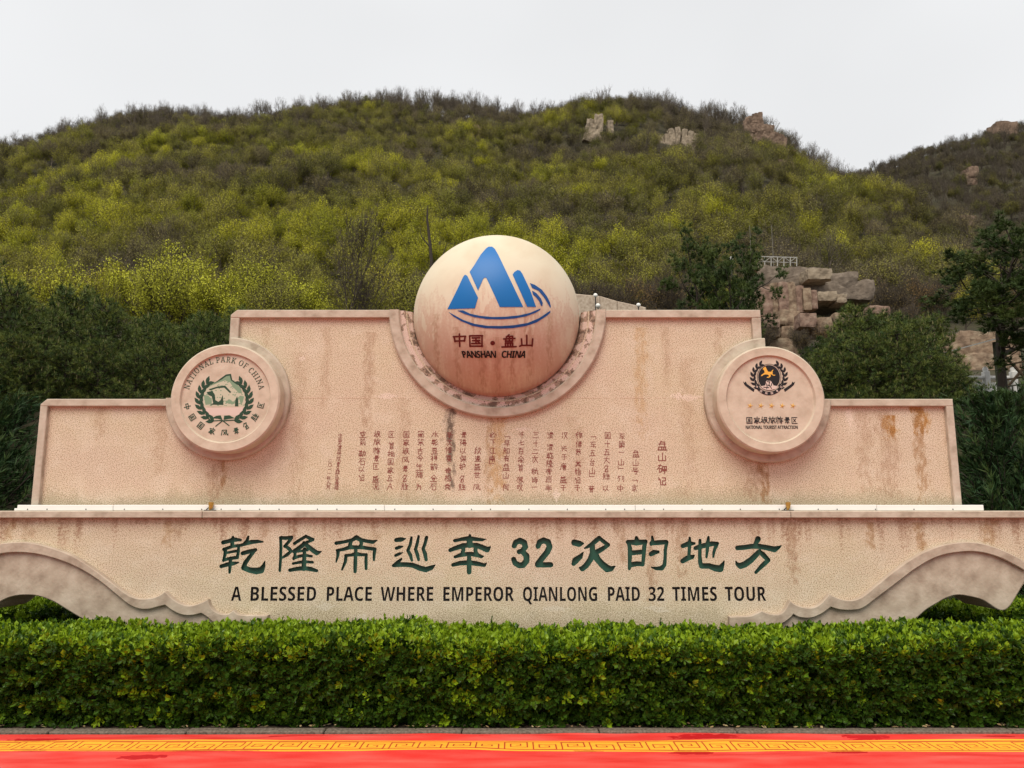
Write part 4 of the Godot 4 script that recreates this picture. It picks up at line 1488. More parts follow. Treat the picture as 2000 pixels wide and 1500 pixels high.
func near_trees() -> void:
	var bark := Color(0.085, 0.068, 0.052)
	var o := {"bark": bark, "wob": 0.16, "up": 0.12, "deep": 3, "kids": 5, "spread": 0.72, "clear": 0.3, "trunk": 2.7, "girth": 0.11, "fluff": 0.44, "size": 0.058, "count": 13000, "twigs": 2, "leaf": Color(0.36, 0.365, 0.030)}
	var sets := {}
	sets["leafy_bright_tree"] = [make_tree(o, 301), make_tree(o.merged({"stems": 3, "spread": 0.6}, true), 302)]
	sets["leafy_olive_tree"] = [make_tree(o.merged({"leaf": Color(0.36, 0.33, 0.03), "count": 7500}, true), 303), make_tree(o.merged({"leaf": Color(0.25, 0.245, 0.03), "count": 7000, "stems": 2}, true), 304)]
	sets["twiggy_brown_tree"] = [make_tree(o.merged({"leaf": Color(0.15, 0.11, 0.04), "twigs": 7, "count": 2200, "stems": 3, "spread": 0.5}, true), 305), make_tree(o.merged({"leaf": Color(0.17, 0.105, 0.035), "twigs": 6, "count": 2400}, true), 306)]
	sets["tall_twiggy_tree"] = [make_tree(o.merged({"leaf": Color(0.2, 0.19, 0.03), "twigs": 6, "count": 1200, "spread": 0.48, "trunk": 3.6, "up": 0.2, "girth": 0.09, "clear": 0.1}, true), 307)]
	var label := {"leafy_bright_tree": "bright yellow leafy tree at the foot of the hill behind the sign wall", "leafy_olive_tree": "loose olive leafed tree at the foot of the hill behind the sign wall", "twiggy_brown_tree": "brown twiggy shrub tree at the foot of the hill right of the stone ball", "tall_twiggy_tree": "tall slender tree with bare upright branches behind the sign wall"}
	var proto := {}
	rng.seed = 77
	for a in [[30, 62, 1.0, "leafy_bright_tree", 0], [110, 58, 1.05, "leafy_olive_tree", 0], [170, 46, 0.95, "leafy_bright_tree", 1], [215, 55, 1.05, "leafy_olive_tree", 0], [290, 50, 1.0, "leafy_bright_tree", 0], [350, 44, 1.0, "leafy_bright_tree", 1], [405, 48, 1.12, "leafy_bright_tree", 0], [455, 42, 0.9, "leafy_bright_tree", 0], [500, 50, 1.05, "leafy_bright_tree", 1], [545, 44, 0.8, "leafy_olive_tree", 1], [590, 52, 0.95, "leafy_olive_tree", 1], [625, 46, 0.85, "leafy_bright_tree", 0], [675, 42, 1.05, "tall_twiggy_tree", 0], [720, 48, 0.9, "leafy_olive_tree", 1], [770, 52, 1.0, "leafy_olive_tree", 0], [815, 46, 0.9, "leafy_olive_tree", 1], [560, 60, 1.0, "leafy_olive_tree", 0], [250, 64, 1.0, "leafy_olive_tree", 1], [430, 62, 1.0, "leafy_olive_tree", 0], [870, 58, 0.9, "leafy_olive_tree", 1],
			[1120, 62, 0.9, "leafy_olive_tree", 1], [1150, 52, 0.75, "twiggy_brown_tree", 0], [1190, 50, 0.72, "twiggy_brown_tree", 0], [1235, 52, 0.8, "twiggy_brown_tree", 1], [1280, 56, 0.8, "twiggy_brown_tree", 0], [1330, 58, 0.8, "twiggy_brown_tree", 1], [1390, 62, 0.9, "leafy_olive_tree", 1], [1450, 64, 0.9, "leafy_olive_tree", 1], [1550, 66, 0.95, "leafy_bright_tree", 0], [1610, 62, 0.8, "twiggy_brown_tree", 0], [1665, 62, 0.85, "twiggy_brown_tree", 1], [1715, 58, 0.7, "twiggy_brown_tree", 0], [1760, 60, 0.8, "twiggy_brown_tree", 1], [1810, 62, 0.8, "twiggy_brown_tree", 0], [1960, 60, 0.8, "twiggy_brown_tree", 1], [1470, 41, 0.32, "twiggy_brown_tree", 0], [1545, 40, 0.28, "twiggy_brown_tree", 0], [1600, 41, 0.34, "twiggy_brown_tree", 1], [1650, 42, 0.36, "twiggy_brown_tree", 0], [1700, 43, 0.4, "twiggy_brown_tree", 1], [1585, 49, 0.4, "twiggy_brown_tree", 1], [1630, 50, 0.45, "twiggy_brown_tree", 0], [1680, 50, 0.5, "twiggy_brown_tree", 1], [1750, 46, 0.5, "twiggy_brown_tree", 0], [1520, 52, 0.55, "leafy_olive_tree", 1], [1545, 54, 0.6, "leafy_olive_tree", 1], [1640, 68, 0.9, "leafy_olive_tree", 0], [1860, 66, 0.8, "leafy_olive_tree", 0]]:
		var k := kx(a[0])
		var at := Vector3(k * a[1], bank(a[1]), -a[1])
		var key: String = a[3] + str(a[4])
		var t: Node3D
		if proto.has(key):
			t = proto[key].duplicate()
			t.name = numbered(a[3])
			add_child(t)
		else:
			t = thing(a[3], label[a[3]], "tree", at, a[3].replace("_", " ") + "s at the foot of the hill")
			part("trunk", sets[a[3]][a[4]][0].mesh(), mats.tree_wood, t)
			part("crown", sets[a[3]][a[4]][1].mesh(), mats.tree_leaf, t)
			proto[key] = t
		t.transform = Transform3D(Basis(Vector3.UP, rng.randf() * TAU).scaled(Vector3.ONE * a[2]), at)
	# dead snag
	var p := Vector3(kx(843) * 58, bank(58), -58)
	var s := thing("dead_snag", "thin crooked dead trunk standing bare left of the stone ball", "tree", p)
	var mb := MB.new()
	mb.tube([Vector3(0.2, -0.4, 0), Vector3(0.05, 3, 0), Vector3(0.1, 6, 0.1), Vector3(-0.15, 8.2, 0), Vector3(-0.3, 9.4, 0), Vector3(-0.25, 10.4, 0)], [0.2, 0.17, 0.13, 0.11, 0.08, 0.03], 6)
	part("trunk", mb.mesh(), mats.bark, s)
	var br := MB.new()
	br.tube([Vector3(0.08, 5, 0), Vector3(0.9, 6.2, 0.1), Vector3(1.2, 7.3, 0)], [0.07, 0.05, 0.015], 4)
	br.tube([Vector3(0.0, 7, 0), Vector3(-0.7, 7.9, 0.1), Vector3(-0.8, 8.6, 0)], [0.06, 0.04, 0.012], 4)
	part("branch", br.mesh(), mats.bark, s)


# ---------------------------------------------------------------- pines and junipers
func tuft(mb: MB, p: Vector3, d: Vector3, n: int, len: float, half: float, wide: float, tone: Color) -> void:
	for i in n:
		var dd := (d + rvec() * wide).normalized()
		var s := dd.cross(rvec()).normalized() * half
		var l := len * rng.randf_range(0.7, 1.15)
		var j := rng.randf_range(0.7, 1.35)
		mb.col = Color(tone.r * j, tone.g * j, tone.b * j)
		mb.tri(p - s, p + s, p + dd * l)

# dense young pine, 2 m high, branches to the ground; open: tall, bare trunk and layered arms
func make_pine(sd: int, open: bool) -> Array:
	rng.seed = sd
	var wood := MB.new()
	var nd := MB.new()
	var green := Color(0.036, 0.066, 0.016)
	var tip := Color(0.14, 0.17, 0.032)
	var h := 4.8 if open else 2.2
	var lean := Vector3(rng.randf_range(-0.05, 0.05), 1, rng.randf_range(-0.05, 0.05))
	var pts := []
	var rad := []
	for i in 9:
		var t := i / 8.0
		pts.append(Vector3(lean.x * h * t + (sin(t * 5.0 + sd) * 0.16 if open else 0.0), h * t - 0.25 * (1 - t), lean.z * h * t))
		rad.append(lerpf(0.13 if open else 0.06, 0.015, t))
	wood.tube(pts, rad, 7)
	var y := 1.45 if open else 0.15
	while y < h:
		var t := y / h
		var reach: float
		if open:
			reach = 1.75 * (1.0 - pow(absf(t - 0.52) / 0.56, 2.0)) + 0.25
		else:
			reach = 1.05 * pow(1.0 - t, 0.55) + 0.18
		var n := 5 if open else 7
		var off := rng.randf() * TAU
		for b in n:
			var a := off + TAU * b / n + rng.randf_range(-0.3, 0.3)
			var l := reach * rng.randf_range(0.65, 1.15)
			var base: Vector3 = (pts[int(t * 7.99)] as Vector3).lerp(pts[int(t * 7.99) + 1], fmod(t * 8.0, 1.0))
			var out := Vector3(cos(a), rng.randf_range(0.1, 0.45), sin(a)).normalized()
			var bp := [base]
			var brr := [0.035 if open else 0.015]
			var q := base
			for i in 4:
				q += (out + Vector3(0, 0.06 * i - (0.12 if open else 0.0), 0) + rvec() * 0.16) * l / 4.0
				bp.append(q)
				brr.append(lerpf(brr[0], 0.005, (i + 1) / 4.0))
			wood.tube(bp, brr, 4)
			# side shoots with needle tufts
			var m := int(l * (13 if open else 15)) + 3
			for i in m:
				var u := lerpf(0.30, 1.0, (i + rng.randf()) / m)
				var c: Vector3 = (bp[int(u * 3.99)] as Vector3).lerp(bp[int(u * 3.99) + 1], fmod(u * 4.0, 1.0))
				var sd2 := (out * 0.6 + rvec() * 0.9 + Vector3(0, 0.45, 0)).normalized()
				var e := c + sd2 * rng.randf_range(0.08, 0.26)
				wood.tube([c, e], [0.006, 0.003], 3)
				var tone := green.lerp(tip, pow(rng.randf(), 1.4))
				tuft(nd, c.lerp(e, 0.5), sd2, 9, 0.12, 0.0062, 1.1, tone)
				if rng.randf() < 0.16:
					tuft(nd, e, Vector3.UP, 3, 0.15, 0.009, 0.12, Color(0.24, 0.21, 0.09))
				tuft(nd, e, (sd2 + Vector3(0, 0.6, 0)).normalized(), 18, 0.13, 0.0062, 0.95, tone)
		y += 0.30 if open else 0.20
	if not open:
		tuft(nd, pts[8], Vector3.UP, 20, 0.15, 0.006, 0.6, tip)
	return [wood, nd]

# crooked pine with a bare lower trunk and a rounded crown of needle clumps, 5 m high
func make_open_pine(sd: int) -> Array:
	rng.seed = sd
	var wood := MB.new()
	var nd := MB.new()
	var tips := []
	var o := {"wob": 0.24, "up": 0.03, "deep": 3, "kids": 4, "spread": 1.02, "clear": 0.55}
	grow(wood, tips, Vector3(0, -0.25, 0), Vector3(-0.10, 1, 0.04).normalized(), 2.5, 0.13, 0, o)
	for t in tips:
		var tone := Color(0.034, 0.060, 0.014).lerp(Color(0.095, 0.125, 0.026), rng.randf() * rng.randf())
		for k in 12:
			var d: Vector3 = (t[1] * 0.5 + rvec() * 0.7 + Vector3(0, 0.5, 0)).normalized()
			tuft(nd, t[0] + rvec() * 0.17, d, 24, 0.16, 0.0095, 0.85, tone)
	return [wood, nd]

func make_juniper(sd: int) -> Array:
	rng.seed = sd
	var wood := MB.new()
	var nd := MB.new()
	for i in 70:
		var a := rng.randf() * TAU
		var el := rng.randf_range(0.25, 1.3)
		var d := Vector3(cos(a) * cos(el), sin(el), sin(a) * cos(el))
		var l := rng.randf_range(0.45, 0.85)
		var p := Vector3(cos(a), 0, sin(a)) * 0.1
		var e := p + d * l
		wood.tube([p, p + d * l * 0.6, e + Vector3(0, -0.04, 0)], [0.012, 0.008, 0.003], 3)
		var tone := Color(0.020, 0.050, 0.016).lerp(Color(0.065, 0.10, 0.024), rng.randf() * rng.randf())
		for k in 9:
			var u := lerpf(0.3, 1.0, k / 8.0)
			var c := p + d * l * u
			var dd := (d + rvec() * 0.7).normalized()
			tuft(nd, c, dd, 8, 0.13, 0.008, 0.45, tone)
	return [wood, nd]

func place(proto: Dictionary, key: String, called: String, label: String, group: String, category: String, pair: Array, at: Vector3, turn: float, scale: Vector3, leafy: String, woody: String) -> Node3D:
	var t: Node3D
	if proto.has(key):
		t = proto[key].duplicate()
		t.name = numbered(called)
		add_child(t)
		tag(t, label, category, group)
	else:
		t = thing(called, label, category, at, group)
		part(woody, pair[0].mesh(), mats.bark, t)
		part(leafy, pair[1].mesh(), mats.needles, t)
		proto[key] = t
	t.transform = Transform3D(Basis(Vector3.UP, turn) * Basis.from_scale(scale), at)
	return t

func build_conifers() -> void:
	mats.needles = leaf_mat(0.25, 0.6)
	var pines := [make_pine(501, false), make_pine(502, false), make_pine(503, false)]
	var opens := [make_open_pine(511), make_open_pine(514)]
	var proto := {}
	rng.seed = 520
	var i := 0
	for a in [[-60, 14.5, 1.1], [15, 15.5, 1.08], [62, 16.8, 0.85], [112, 15.2, 0.84], [172, 17.0, 0.86], [225, 15.4, 0.74], [285, 17.2, 0.80], [335, 15.4, 0.66], [388, 17.0, 0.76], [432, 15.6, 0.62], [480, 18.5, 0.8], [200, 19.5, 0.9], [320, 20.0, 0.95], [420, 21.0, 1.0], [40, 13.2, 0.72], [100, 13.2, 0.55], [160, 13.3, 0.52], [225, 13.3, 0.48], [290, 13.3, 0.46], [350, 13.2, 0.44], [410, 13.4, 0.42], [-20, 12.9, 0.75], [75, 12.6, 0.5], [20, 12.4, 0.5]]:
		var at := Vector3(kx(a[0]) * a[1], bank(a[1]), -a[1])
		place(proto, "p%d" % (i % 3), "young_pine", "dense dark green young pine on the bank behind the left medallion", "dark young pines left of the sign wall", "pine", pines[i % 3], at, rng.randf() * TAU, Vector3(a[2] * 1.08, a[2] * [1.22, 0.86, 1.05, 0.95, 1.28][i % 5], a[2] * 1.08), "needles", "trunk")
		i += 1
	for a in [[1600, 15.5, 0.5], [1645, 14.6, 0.66], [1700, 15.2, 0.86], [1745, 14.4, 0.72], [1795, 15.0, 0.62], [1560, 17.0, 0.42], [1680, 13.4, 0.55], [1735, 13.3, 0.5], [1790, 13.3, 0.46], [1625, 13.4, 0.42], [1580, 13.6, 0.36], [1830, 13.6, 0.36]]:
		var at := Vector3(kx(a[0]) * a[1], bank(a[1]), -a[1])
		place(proto, "p%d" % (i % 3), "young_pine", "bushy green young pine on the bank behind the right medallion", "bushy young pines right of the sign wall", "pine", pines[i % 3], at, rng.randf() * TAU, Vector3(a[2] * 1.1, a[2] * [1.0, 1.22, 0.9][i % 3], a[2] * 1.1), "needles", "trunk")
		i += 1
	for a in [[1140, 33.0, 0.42], [1182, 33.5, 0.5], [1222, 34.0, 0.36]]:
		var at := Vector3(kx(a[0]) * a[1], bank(a[1]) - 0.05, -a[1])
		place(proto, "p%d" % (i % 3), "young_pine", "small green pine bush in front of the sloping path wall", "small pines at the path wall", "pine", pines[i % 3], at, rng.randf() * TAU, Vector3.ONE * a[2], "needles", "trunk")
		i += 1
	var b1 := Vector3(kx(1908) * 20.0, bank(20.0) - 0.05, -20.0)
	place(proto, "o0", "tall_pine", "tall pine with dark bare crooked trunk beside the steel shed", "", "pine", opens[0], b1, 0.6, Vector3(1.12, 0.84, 1.12), "needles", "trunk")
	var b2 := Vector3(kx(1372) * 22.0, bank(22.0), -22.0)
	place(proto, "o1", "tall_pine", "spreading pine with thin dark branches showing above the wall top", "", "pine", opens[1], b2, 2.2, Vector3(0.80, 0.98, 0.80), "needles", "trunk")
	var b3 := Vector3(kx(1622) * 24.0, bank(24.0), -24.0)
	place(proto, "o1", "tall_pine", "low spreading pine in front of the pale rock cliff", "", "pine", opens[1], b3, 4.4, Vector3(0.42, 0.36, 0.42), "needles", "trunk")
	var jun := [make_juniper(531), make_juniper(532)]
	for s in [["right", 1850, 2090], ["left", -110, 70]]:
		for r in 6:
			var d := 9.45 + r * 0.52
			for c in 5:
				var px := lerpf(s[1], s[2], (c + (0.5 if r % 2 else 0.0)) / 4.5)
				var at := Vector3(kx(px) * d * 1.03, bank(d) - 0.1, -d)
				var label: String = "feathery dark green juniper on the bank at the wall's right end" if s[0] == "right" else "feathery dark green juniper on the bank at the wall's left end"
				place(proto, "j%d" % ((r + c) % 2), "juniper_shrub", label, "junipers at the wall's %s end" % s[0], "shrub", jun[(r + c) % 2], at, rng.randf() * TAU, Vector3.ONE * rng.randf_range(0.95, 1.25), "sprays", "stems")


# ---------------------------------------------------------------- hedges
func make_sprig(sd: int) -> ArrayMesh:
	rng.seed = sd
	var mb := MB.new()
	for i in 9:
		var a := i * 2.4 + rng.randf_range(-0.3, 0.3)
		var up := lerpf(0.15, 1.25, i / 8.0) + rng.randf_range(-0.15, 0.15)
		var d := Vector3(cos(a) * cos(up), sin(up), sin(a) * cos(up))
		var base := Vector3(0, 0.006 * i - 0.02, 0)
		var l := rng.randf_range(0.030, 0.046)
		var s := d.cross(Vector3.UP).normalized() * l * 0.30
		var nn := s.cross(d).normalized()
		if nn.y < 0:
			nn = -nn
		var m := base + d * l * 0.58 - nn * l * 0.07
		var tip := base + d * l - nn * l * 0.02
		var j := rng.randf_range(0.8, 1.2)
		mb.col = Color(j, j, j)
		var lf := base + d * l * 0.60 + s + nn * l * 0.05
		var rt := base + d * l * 0.60 - s + nn * l * 0.05
		for q in [[base, lf, m], [base, m, rt], [m, lf, tip], [m, tip, rt]]:
			var g: Vector3 = (q[1] - q[0]).cross(q[2] - q[0])
			if g.dot(nn) < 0:
				mb.tri(q[0], q[2], q[1])
			else:
				mb.tri(q[0], q[1], q[2])
	return mb.mesh()

func build_hedge(called: String, label: String, x0: float, x1: float, y0: float, y1: float, zf: float, zb: float, dens: float, tones: Array, shoots := false) -> Node3D:
	var root := thing(called, label, "hedge", Vector3((x0 + x1) * 0.5, y0, (zf + zb) * 0.5))
	var o := root.position
	var core := MB.new()
	core.box(Vector3(0, (y1 - y0) * 0.5 - 0.02, 0), Vector3(x1 - x0 - 0.26, y1 - y0 - 0.22, zf - zb - 0.28), 0.05)
	part("inner_twigs", core.mesh(), mats.twigs, root)
	var stems := MB.new()
	var n := int((x1 - x0) * 9)
	for i in n:
		var x := rng.randf_range(x0, x1) - o.x
		var z := rng.randf_range(zb + 0.1, zf - 0.10) - o.z
		stems.tube([Vector3(x, -0.02, z), Vector3(x + rng.randf_range(-0.05, 0.05), 0.12, z + 0.02), Vector3(x + rng.randf_range(-0.12, 0.12), 0.30, z + rng.randf_range(-0.05, 0.09))], [0.011, 0.009, 0.005], 4)
	part("stems", stems.mesh(), mats.bark, root)
	var wave := noise(0.5, 9, 3)
	var wave2 := noise(2.5, 10, 2)
	for v in 2:
		var list := []
		for pass_ in 2:
			var top := pass_ == 1
			var area := (x1 - x0) * ((zf - zb) if top else (y1 - y0))
			for i in int(area * dens * 0.5 * (0.9 if top else 1.25)):
				var x := rng.randf_range(x0, x1)
				var deep := rng.randf() * rng.randf() * 0.16
				var p: Vector3
				var nn: Vector3
				var hump := wave.get_noise_2d(x * 1.6, 3.0) * 0.05 + wave2.get_noise_2d(x, 8.0) * 0.035
				if top:
					var z := rng.randf_range(zb, zf)
					var edge := clampf((zf - z) / 0.12, 0, 1)
					p = Vector3(x, y1 + hump + wave2.get_noise_2d(x * 1.3, z * 3.0) * 0.03 - deep - (1 - edge) * (1 - edge) * 0.06, z)
					nn = Vector3(0, 1, 0.15)
				else:
					var u := rng.randf()
					var y := lerpf(y0 + 0.02, y1 - 0.02, u)
					p = Vector3(x, y + hump * u, zf + wave2.get_noise_2d(x * 1.5, y * 3.5) * 0.11 - deep - pow(u, 5.0) * 0.05 - pow(1 - u, 4.0) * 0.02)
					nn = Vector3(0, 0.55, 1)
				var up := (nn + rvec() * 0.75).normalized()
				var side := up.cross(rvec()).normalized()
				var sc := rng.randf_range(0.8, 1.5)
				var b := Basis(side * sc, up * sc, side.cross(up) * sc)
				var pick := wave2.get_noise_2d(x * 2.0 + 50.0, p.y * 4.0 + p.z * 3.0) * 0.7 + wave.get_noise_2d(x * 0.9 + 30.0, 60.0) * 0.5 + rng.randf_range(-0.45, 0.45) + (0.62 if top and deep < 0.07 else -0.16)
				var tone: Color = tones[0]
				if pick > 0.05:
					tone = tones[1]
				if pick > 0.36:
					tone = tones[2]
				if rng.randf() < 0.008:
					tone = tones[3]
				var j := rng.randf_range(0.8, 1.2)
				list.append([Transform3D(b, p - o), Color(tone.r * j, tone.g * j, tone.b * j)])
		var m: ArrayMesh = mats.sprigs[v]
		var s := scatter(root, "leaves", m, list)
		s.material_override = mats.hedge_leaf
	if shoots:
		for a in [[652, 1.2, 1], [960, 2.0, 0], [1108, 1.0, 0], [1155, 1.0, 1], [1168, 1.7, 2], [1202, 1.1, 0], [1290, 1.7, 0], [1578, 1.2, 0], [338, 1.0, 0], [372, 1.0, 1], [545, 0.9, 0], [1482, 0.8, 1], [1640, 0.9, 0], [805, 0.8, 1]]:
			var p := W(a[0], 1222, -7.05)
			var h: float = 0.055 * a[1]
			var st := MB.new()
			st.tube([Vector3(0, -0.08, 0), Vector3(0.006, h * 0.6, 0), Vector3(0, h, 0)], [0.003, 0.002, 0.0012], 3)
			var s := part("shoot", st.mesh(), mats.bark, root, Vector3(p.x, y1 - 0.02, p.z) - o)
			var list := []
			for k in 5:
				var sc := 0.55 * rng.randf_range(0.7, 1.0)
				list.append([Transform3D(Basis(Vector3.UP, k * 1.3).scaled(Vector3.ONE * sc), Vector3(0.004 * sin(k * 2.0), h * (0.25 + k * 0.2), 0)), tones[2] if a[2] > 0 else tones[0]])
			var lf := scatter(s, "shoot_leaves", mats.sprigs[0], list)
			lf.material_override = mats.hedge_leaf
	return root


# ---------------------------------------------------------------- forecourt
func build_forecourt() -> void:
	# red carpet with a key border, its far edge along the kerb
	var x0 := -4.6
	var x1 := 4.6
	var zk := -6.06
	var iw := 2048
	var ih := 256
	var depth := 1.1
	var img := Image.create(iw, ih, false, Image.FORMAT_RGB8)
	var red := lin(0.70, 0.055, 0.042)
	var wet := lin(0.46, 0.006, 0.008)
	var gold := lin(0.86, 0.40, 0.028)
	var line := lin(0.42, 0.045, 0.012)
	var cl := noise(0.012, 5, 4)
	var fn := noise(0.3, 6, 2)
	for i in iw:
		for j in ih:
			var a := cl.get_noise_2d(i * 0.5, j * 2.0) * 0.34 + fn.get_noise_2d(i, j * 2.0) * 0.07
			img.set_pixel(i, j, Color(clampf(red.r * (1.0 + a * 0.15), 0, 1), clampf(red.g * (1.0 + a * 1.5), 0, 1), clampf(red.b * (1.0 + a * 1.6), 0, 1)))
	var zrow := func(z: float) -> int: return clampi(int((z - zk) / depth * ih), 0, ih - 1)
	var ya: int = zrow.call(-5.885)
	var yb: int = zrow.call(-5.625)
	img.fill_rect(Rect2i(0, ya, iw, yb - ya), gold)
	var hh := yb - ya
	var unit := hh / 13.0
	# thin dark lines of the border and the keys, drawn in units of a thirteenth of the border's width
	img.fill_rect(Rect2i(0, ya + int(unit * 1.1), iw, maxi(2, int(unit * 0.8))), line)
	img.fill_rect(Rect2i(0, yb - int(unit * 2.0), iw, maxi(2, int(unit * 0.8))), line)
	var kw := 43.0
	var c := 0
	var x := -20.0
	while x < iw:
		var flip := c % 2 == 1
		var u := kw / 10.0
		var segs := [[0, 1, 0, 10], [0, 1, 8, 1], [8, 1, 8, 7.5], [2.2, 7.5, 8, 7.5], [2.2, 3.4, 2.2, 7.5], [2.2, 3.4, 5.8, 3.4], [5.8, 3.4, 5.8, 5.4], [4.2, 5.4, 5.8, 5.4]]
		for s in segs:
			var ax: float = x + s[0] * u
			var bx: float = x + s[2] * u
			var ay: float = s[1]
			var by: float = s[3]
			if flip:
				ay = 11.0 - s[3]
				by = 11.0 - s[1]
			var top := ya + (1.0 + ay) * unit
			var bot := ya + (1.0 + by) * unit
			img.fill_rect(Rect2i(int(ax), int(top), maxi(2, int(bx - ax) + 2), maxi(2, int(bot - top) + 2)), line)
		x += kw
		c += 1
	# damp patches, dark red, as the photograph shows them
	for w in [[20, 1443, 128, 1449], [236, 1478, 322, 1486], [340, 1466, 505, 1470], [1300, 1437, 1455, 1446], [1302, 1467, 1398, 1475], [1638, 1439, 1745, 1447], [1612, 1467, 1703, 1475], [1915, 1437, 1988, 1441], [520, 1438, 640, 1441], [860, 1437, 985, 1440], [1120, 1467, 1180, 1470], [30, 1467, 90, 1470]]:
		var a := ground_at(w[0], w[1])
		var b := ground_at(w[2], w[3])
		var i0 := int((a.x - x0) / (x1 - x0) * iw)
		var i1 := int((b.x - x0) / (x1 - x0) * iw)
		var j0: int = zrow.call(a.z)
		var j1: int = zrow.call(b.z)
		for i in range(maxi(i0, 0), mini(i1, iw)):
			for j in range(j0, j1 + 1):
				var u := (i - i0) / float(i1 - i0) * 2 - 1
				var v := (j - j0) / maxf(1.0, j1 - j0) * 2 - 1
				if u * u * 0.9 + v * v + cl.get_noise_2d(i * 4.0, j * 12.0) * 1.1 < 0.9:
					var was := img.get_pixel(i, j)
					img.set_pixel(i, j, wet if was.g < 0.35 else Color(was.r * 0.86, was.g * 0.80, was.b * 0.8))
	var m := StandardMaterial3D.new()
	m.albedo_texture = ImageTexture.create_from_image(img)
	m.texture_repeat = false
	m.roughness = 0.62
	m.metallic_specular = 0.4
	var mb := MB.new()
	var fold := noise(0.35, 12, 3)
	var nx := 150
	var zs := [zk, -6.03, -5.99, -5.95, -5.90, -5.84, -5.78, -5.72, -5.66, -5.58, -5.48, -5.36, -5.22, -5.05, -4.6, -3.6, -2.0, 0.0, 2.5]
	var grid := []
	for i in nx + 1:
		var row := []
		for j in zs.size():
			var xx := lerpf(-7.0, 7.0, i / float(nx))
			var zz: float = zs[j]
			var y := 0.012 + maxf(0.0, fold.get_noise_2d(xx * 1.5 + 40.0, zz * 9.0)) * 0.022
			for w in [[2.9, -5.93, 1.1, 0.045, 0.022, 0.05], [-0.6, -5.97, 0.9, 0.04, 0.016, -0.03], [-2.6, -5.55, 0.8, 0.06, 0.014, 0.12], [1.1, -5.42, 1.0, 0.06, 0.013, -0.1], [3.6, -5.3, 0.7, 0.07, 0.012, 0.2], [-1.3, -5.25, 0.6, 0.07, 0.012, 0.25]]:
				var along: float = (xx - w[0]) / w[2]
				var across: float = (zz - w[1] - (xx - w[0]) * w[5]) / w[3]
				y += w[4] * exp(-along * along - across * across)
			row.append(Vector3(xx, y, zz + fold.get_noise_2d(xx * 0.8, 77.0) * 0.02))
		grid.append(row)
	for i in nx:
		for j in zs.size() - 1:
			mb.quad(grid[i][j + 1], grid[i + 1][j + 1], grid[i + 1][j], grid[i][j])
	for i in mb.v.size():
		mb.uv[i] = Vector2((mb.v[i].x - x0) / (x1 - x0), (mb.v[i].z - zk) / depth)
	var carpet := thing("red_carpet", "red carpet with yellow key pattern border laid in front of the hedge", "carpet", Vector3(0, 0, -3.0))
	var o := wpart("carpet_cloth", mb, m, carpet)
	# kerb stones
	var kerb := Node3D.new()
	kerb.name = "kerb"
	add_child(kerb)
	kerb.set_meta("kind", "structure")
	rng.seed = 61
	for i in 13:
		var kb := MB.new()
		var xa := -6.27 + i * 0.985 + 0.004
		kb.box(Vector3(xa + 0.4885, -0.015 + rng.randf_range(-0.003, 0.003), -6.112), Vector3(0.977, 0.09, 0.095), 0.008, Basis(Vector3.UP, rng.randf_range(-0.003, 0.003)))
		part("kerb_stone", kb.mesh(), mats.kerb, kerb)
	# planting bed
	var bed := MB.new()
	var bn := noise(1.5, 31, 3)
	for i in 110:
		for j in 12:
			var q := []
			for w in [[i, j + 1], [i + 1, j + 1], [i + 1, j], [i, j]]:
				var xx: float = -7.0 + w[0] * 14.0 / 110.0
				var zz: float = -6.155 - w[1] * 3.1 / 12.0
				q.append(Vector3(xx, 0.016 + bn.get_noise_2d(xx * 2, zz * 4) * 0.014, zz))
			bed.quad(q[0], q[1], q[2], q[3])
	structure("soil_bed", bed.mesh(), mats.soil)
	# dead leaves along the kerb
	var lf := MB.new()
	lf.quad(Vector3(-0.016, 0, 0.0), Vector3(0, 0.004, 0.009), Vector3(0.016, 0.006, 0.0), Vector3(0, 0.003, -0.009))
	var list := []
	for i in 420:
		var xx := rng.randf_range(-5, 5)
		var zz := -6.16 - absf(rng.randfn(0, 0.06))
		var y := 0.034 if zz > -6.18 else 0.036
		var tone: Color = [Color(0.30, 0.20, 0.10), Color(0.16, 0.10, 0.05), Color(0.40, 0.31, 0.16), Color(0.09, 0.07, 0.04)][rng.randi() % 4]
		list.append([Transform3D(Basis(Vector3.UP, rng.randf() * TAU) * Basis(Vector3.RIGHT, rng.randf_range(-0.5, 0.5)) * Basis.from_scale(Vector3.ONE * rng.randf_range(0.5, 1.4)), Vector3(xx, y, zz)), tone])
	var fallen := scatter(self, "fallen_leaves", lf.mesh(), list)
	fallen.material_override = leaf_mat(0.0, 0.8)
	tag(fallen, "small dry brown leaves scattered along the kerb under the hedge", "leaves")

func ground_at(px: float, py: float) -> Vector3:
	var d := ray(px, py)
	return EYE + d * (-1.54 / d.y)


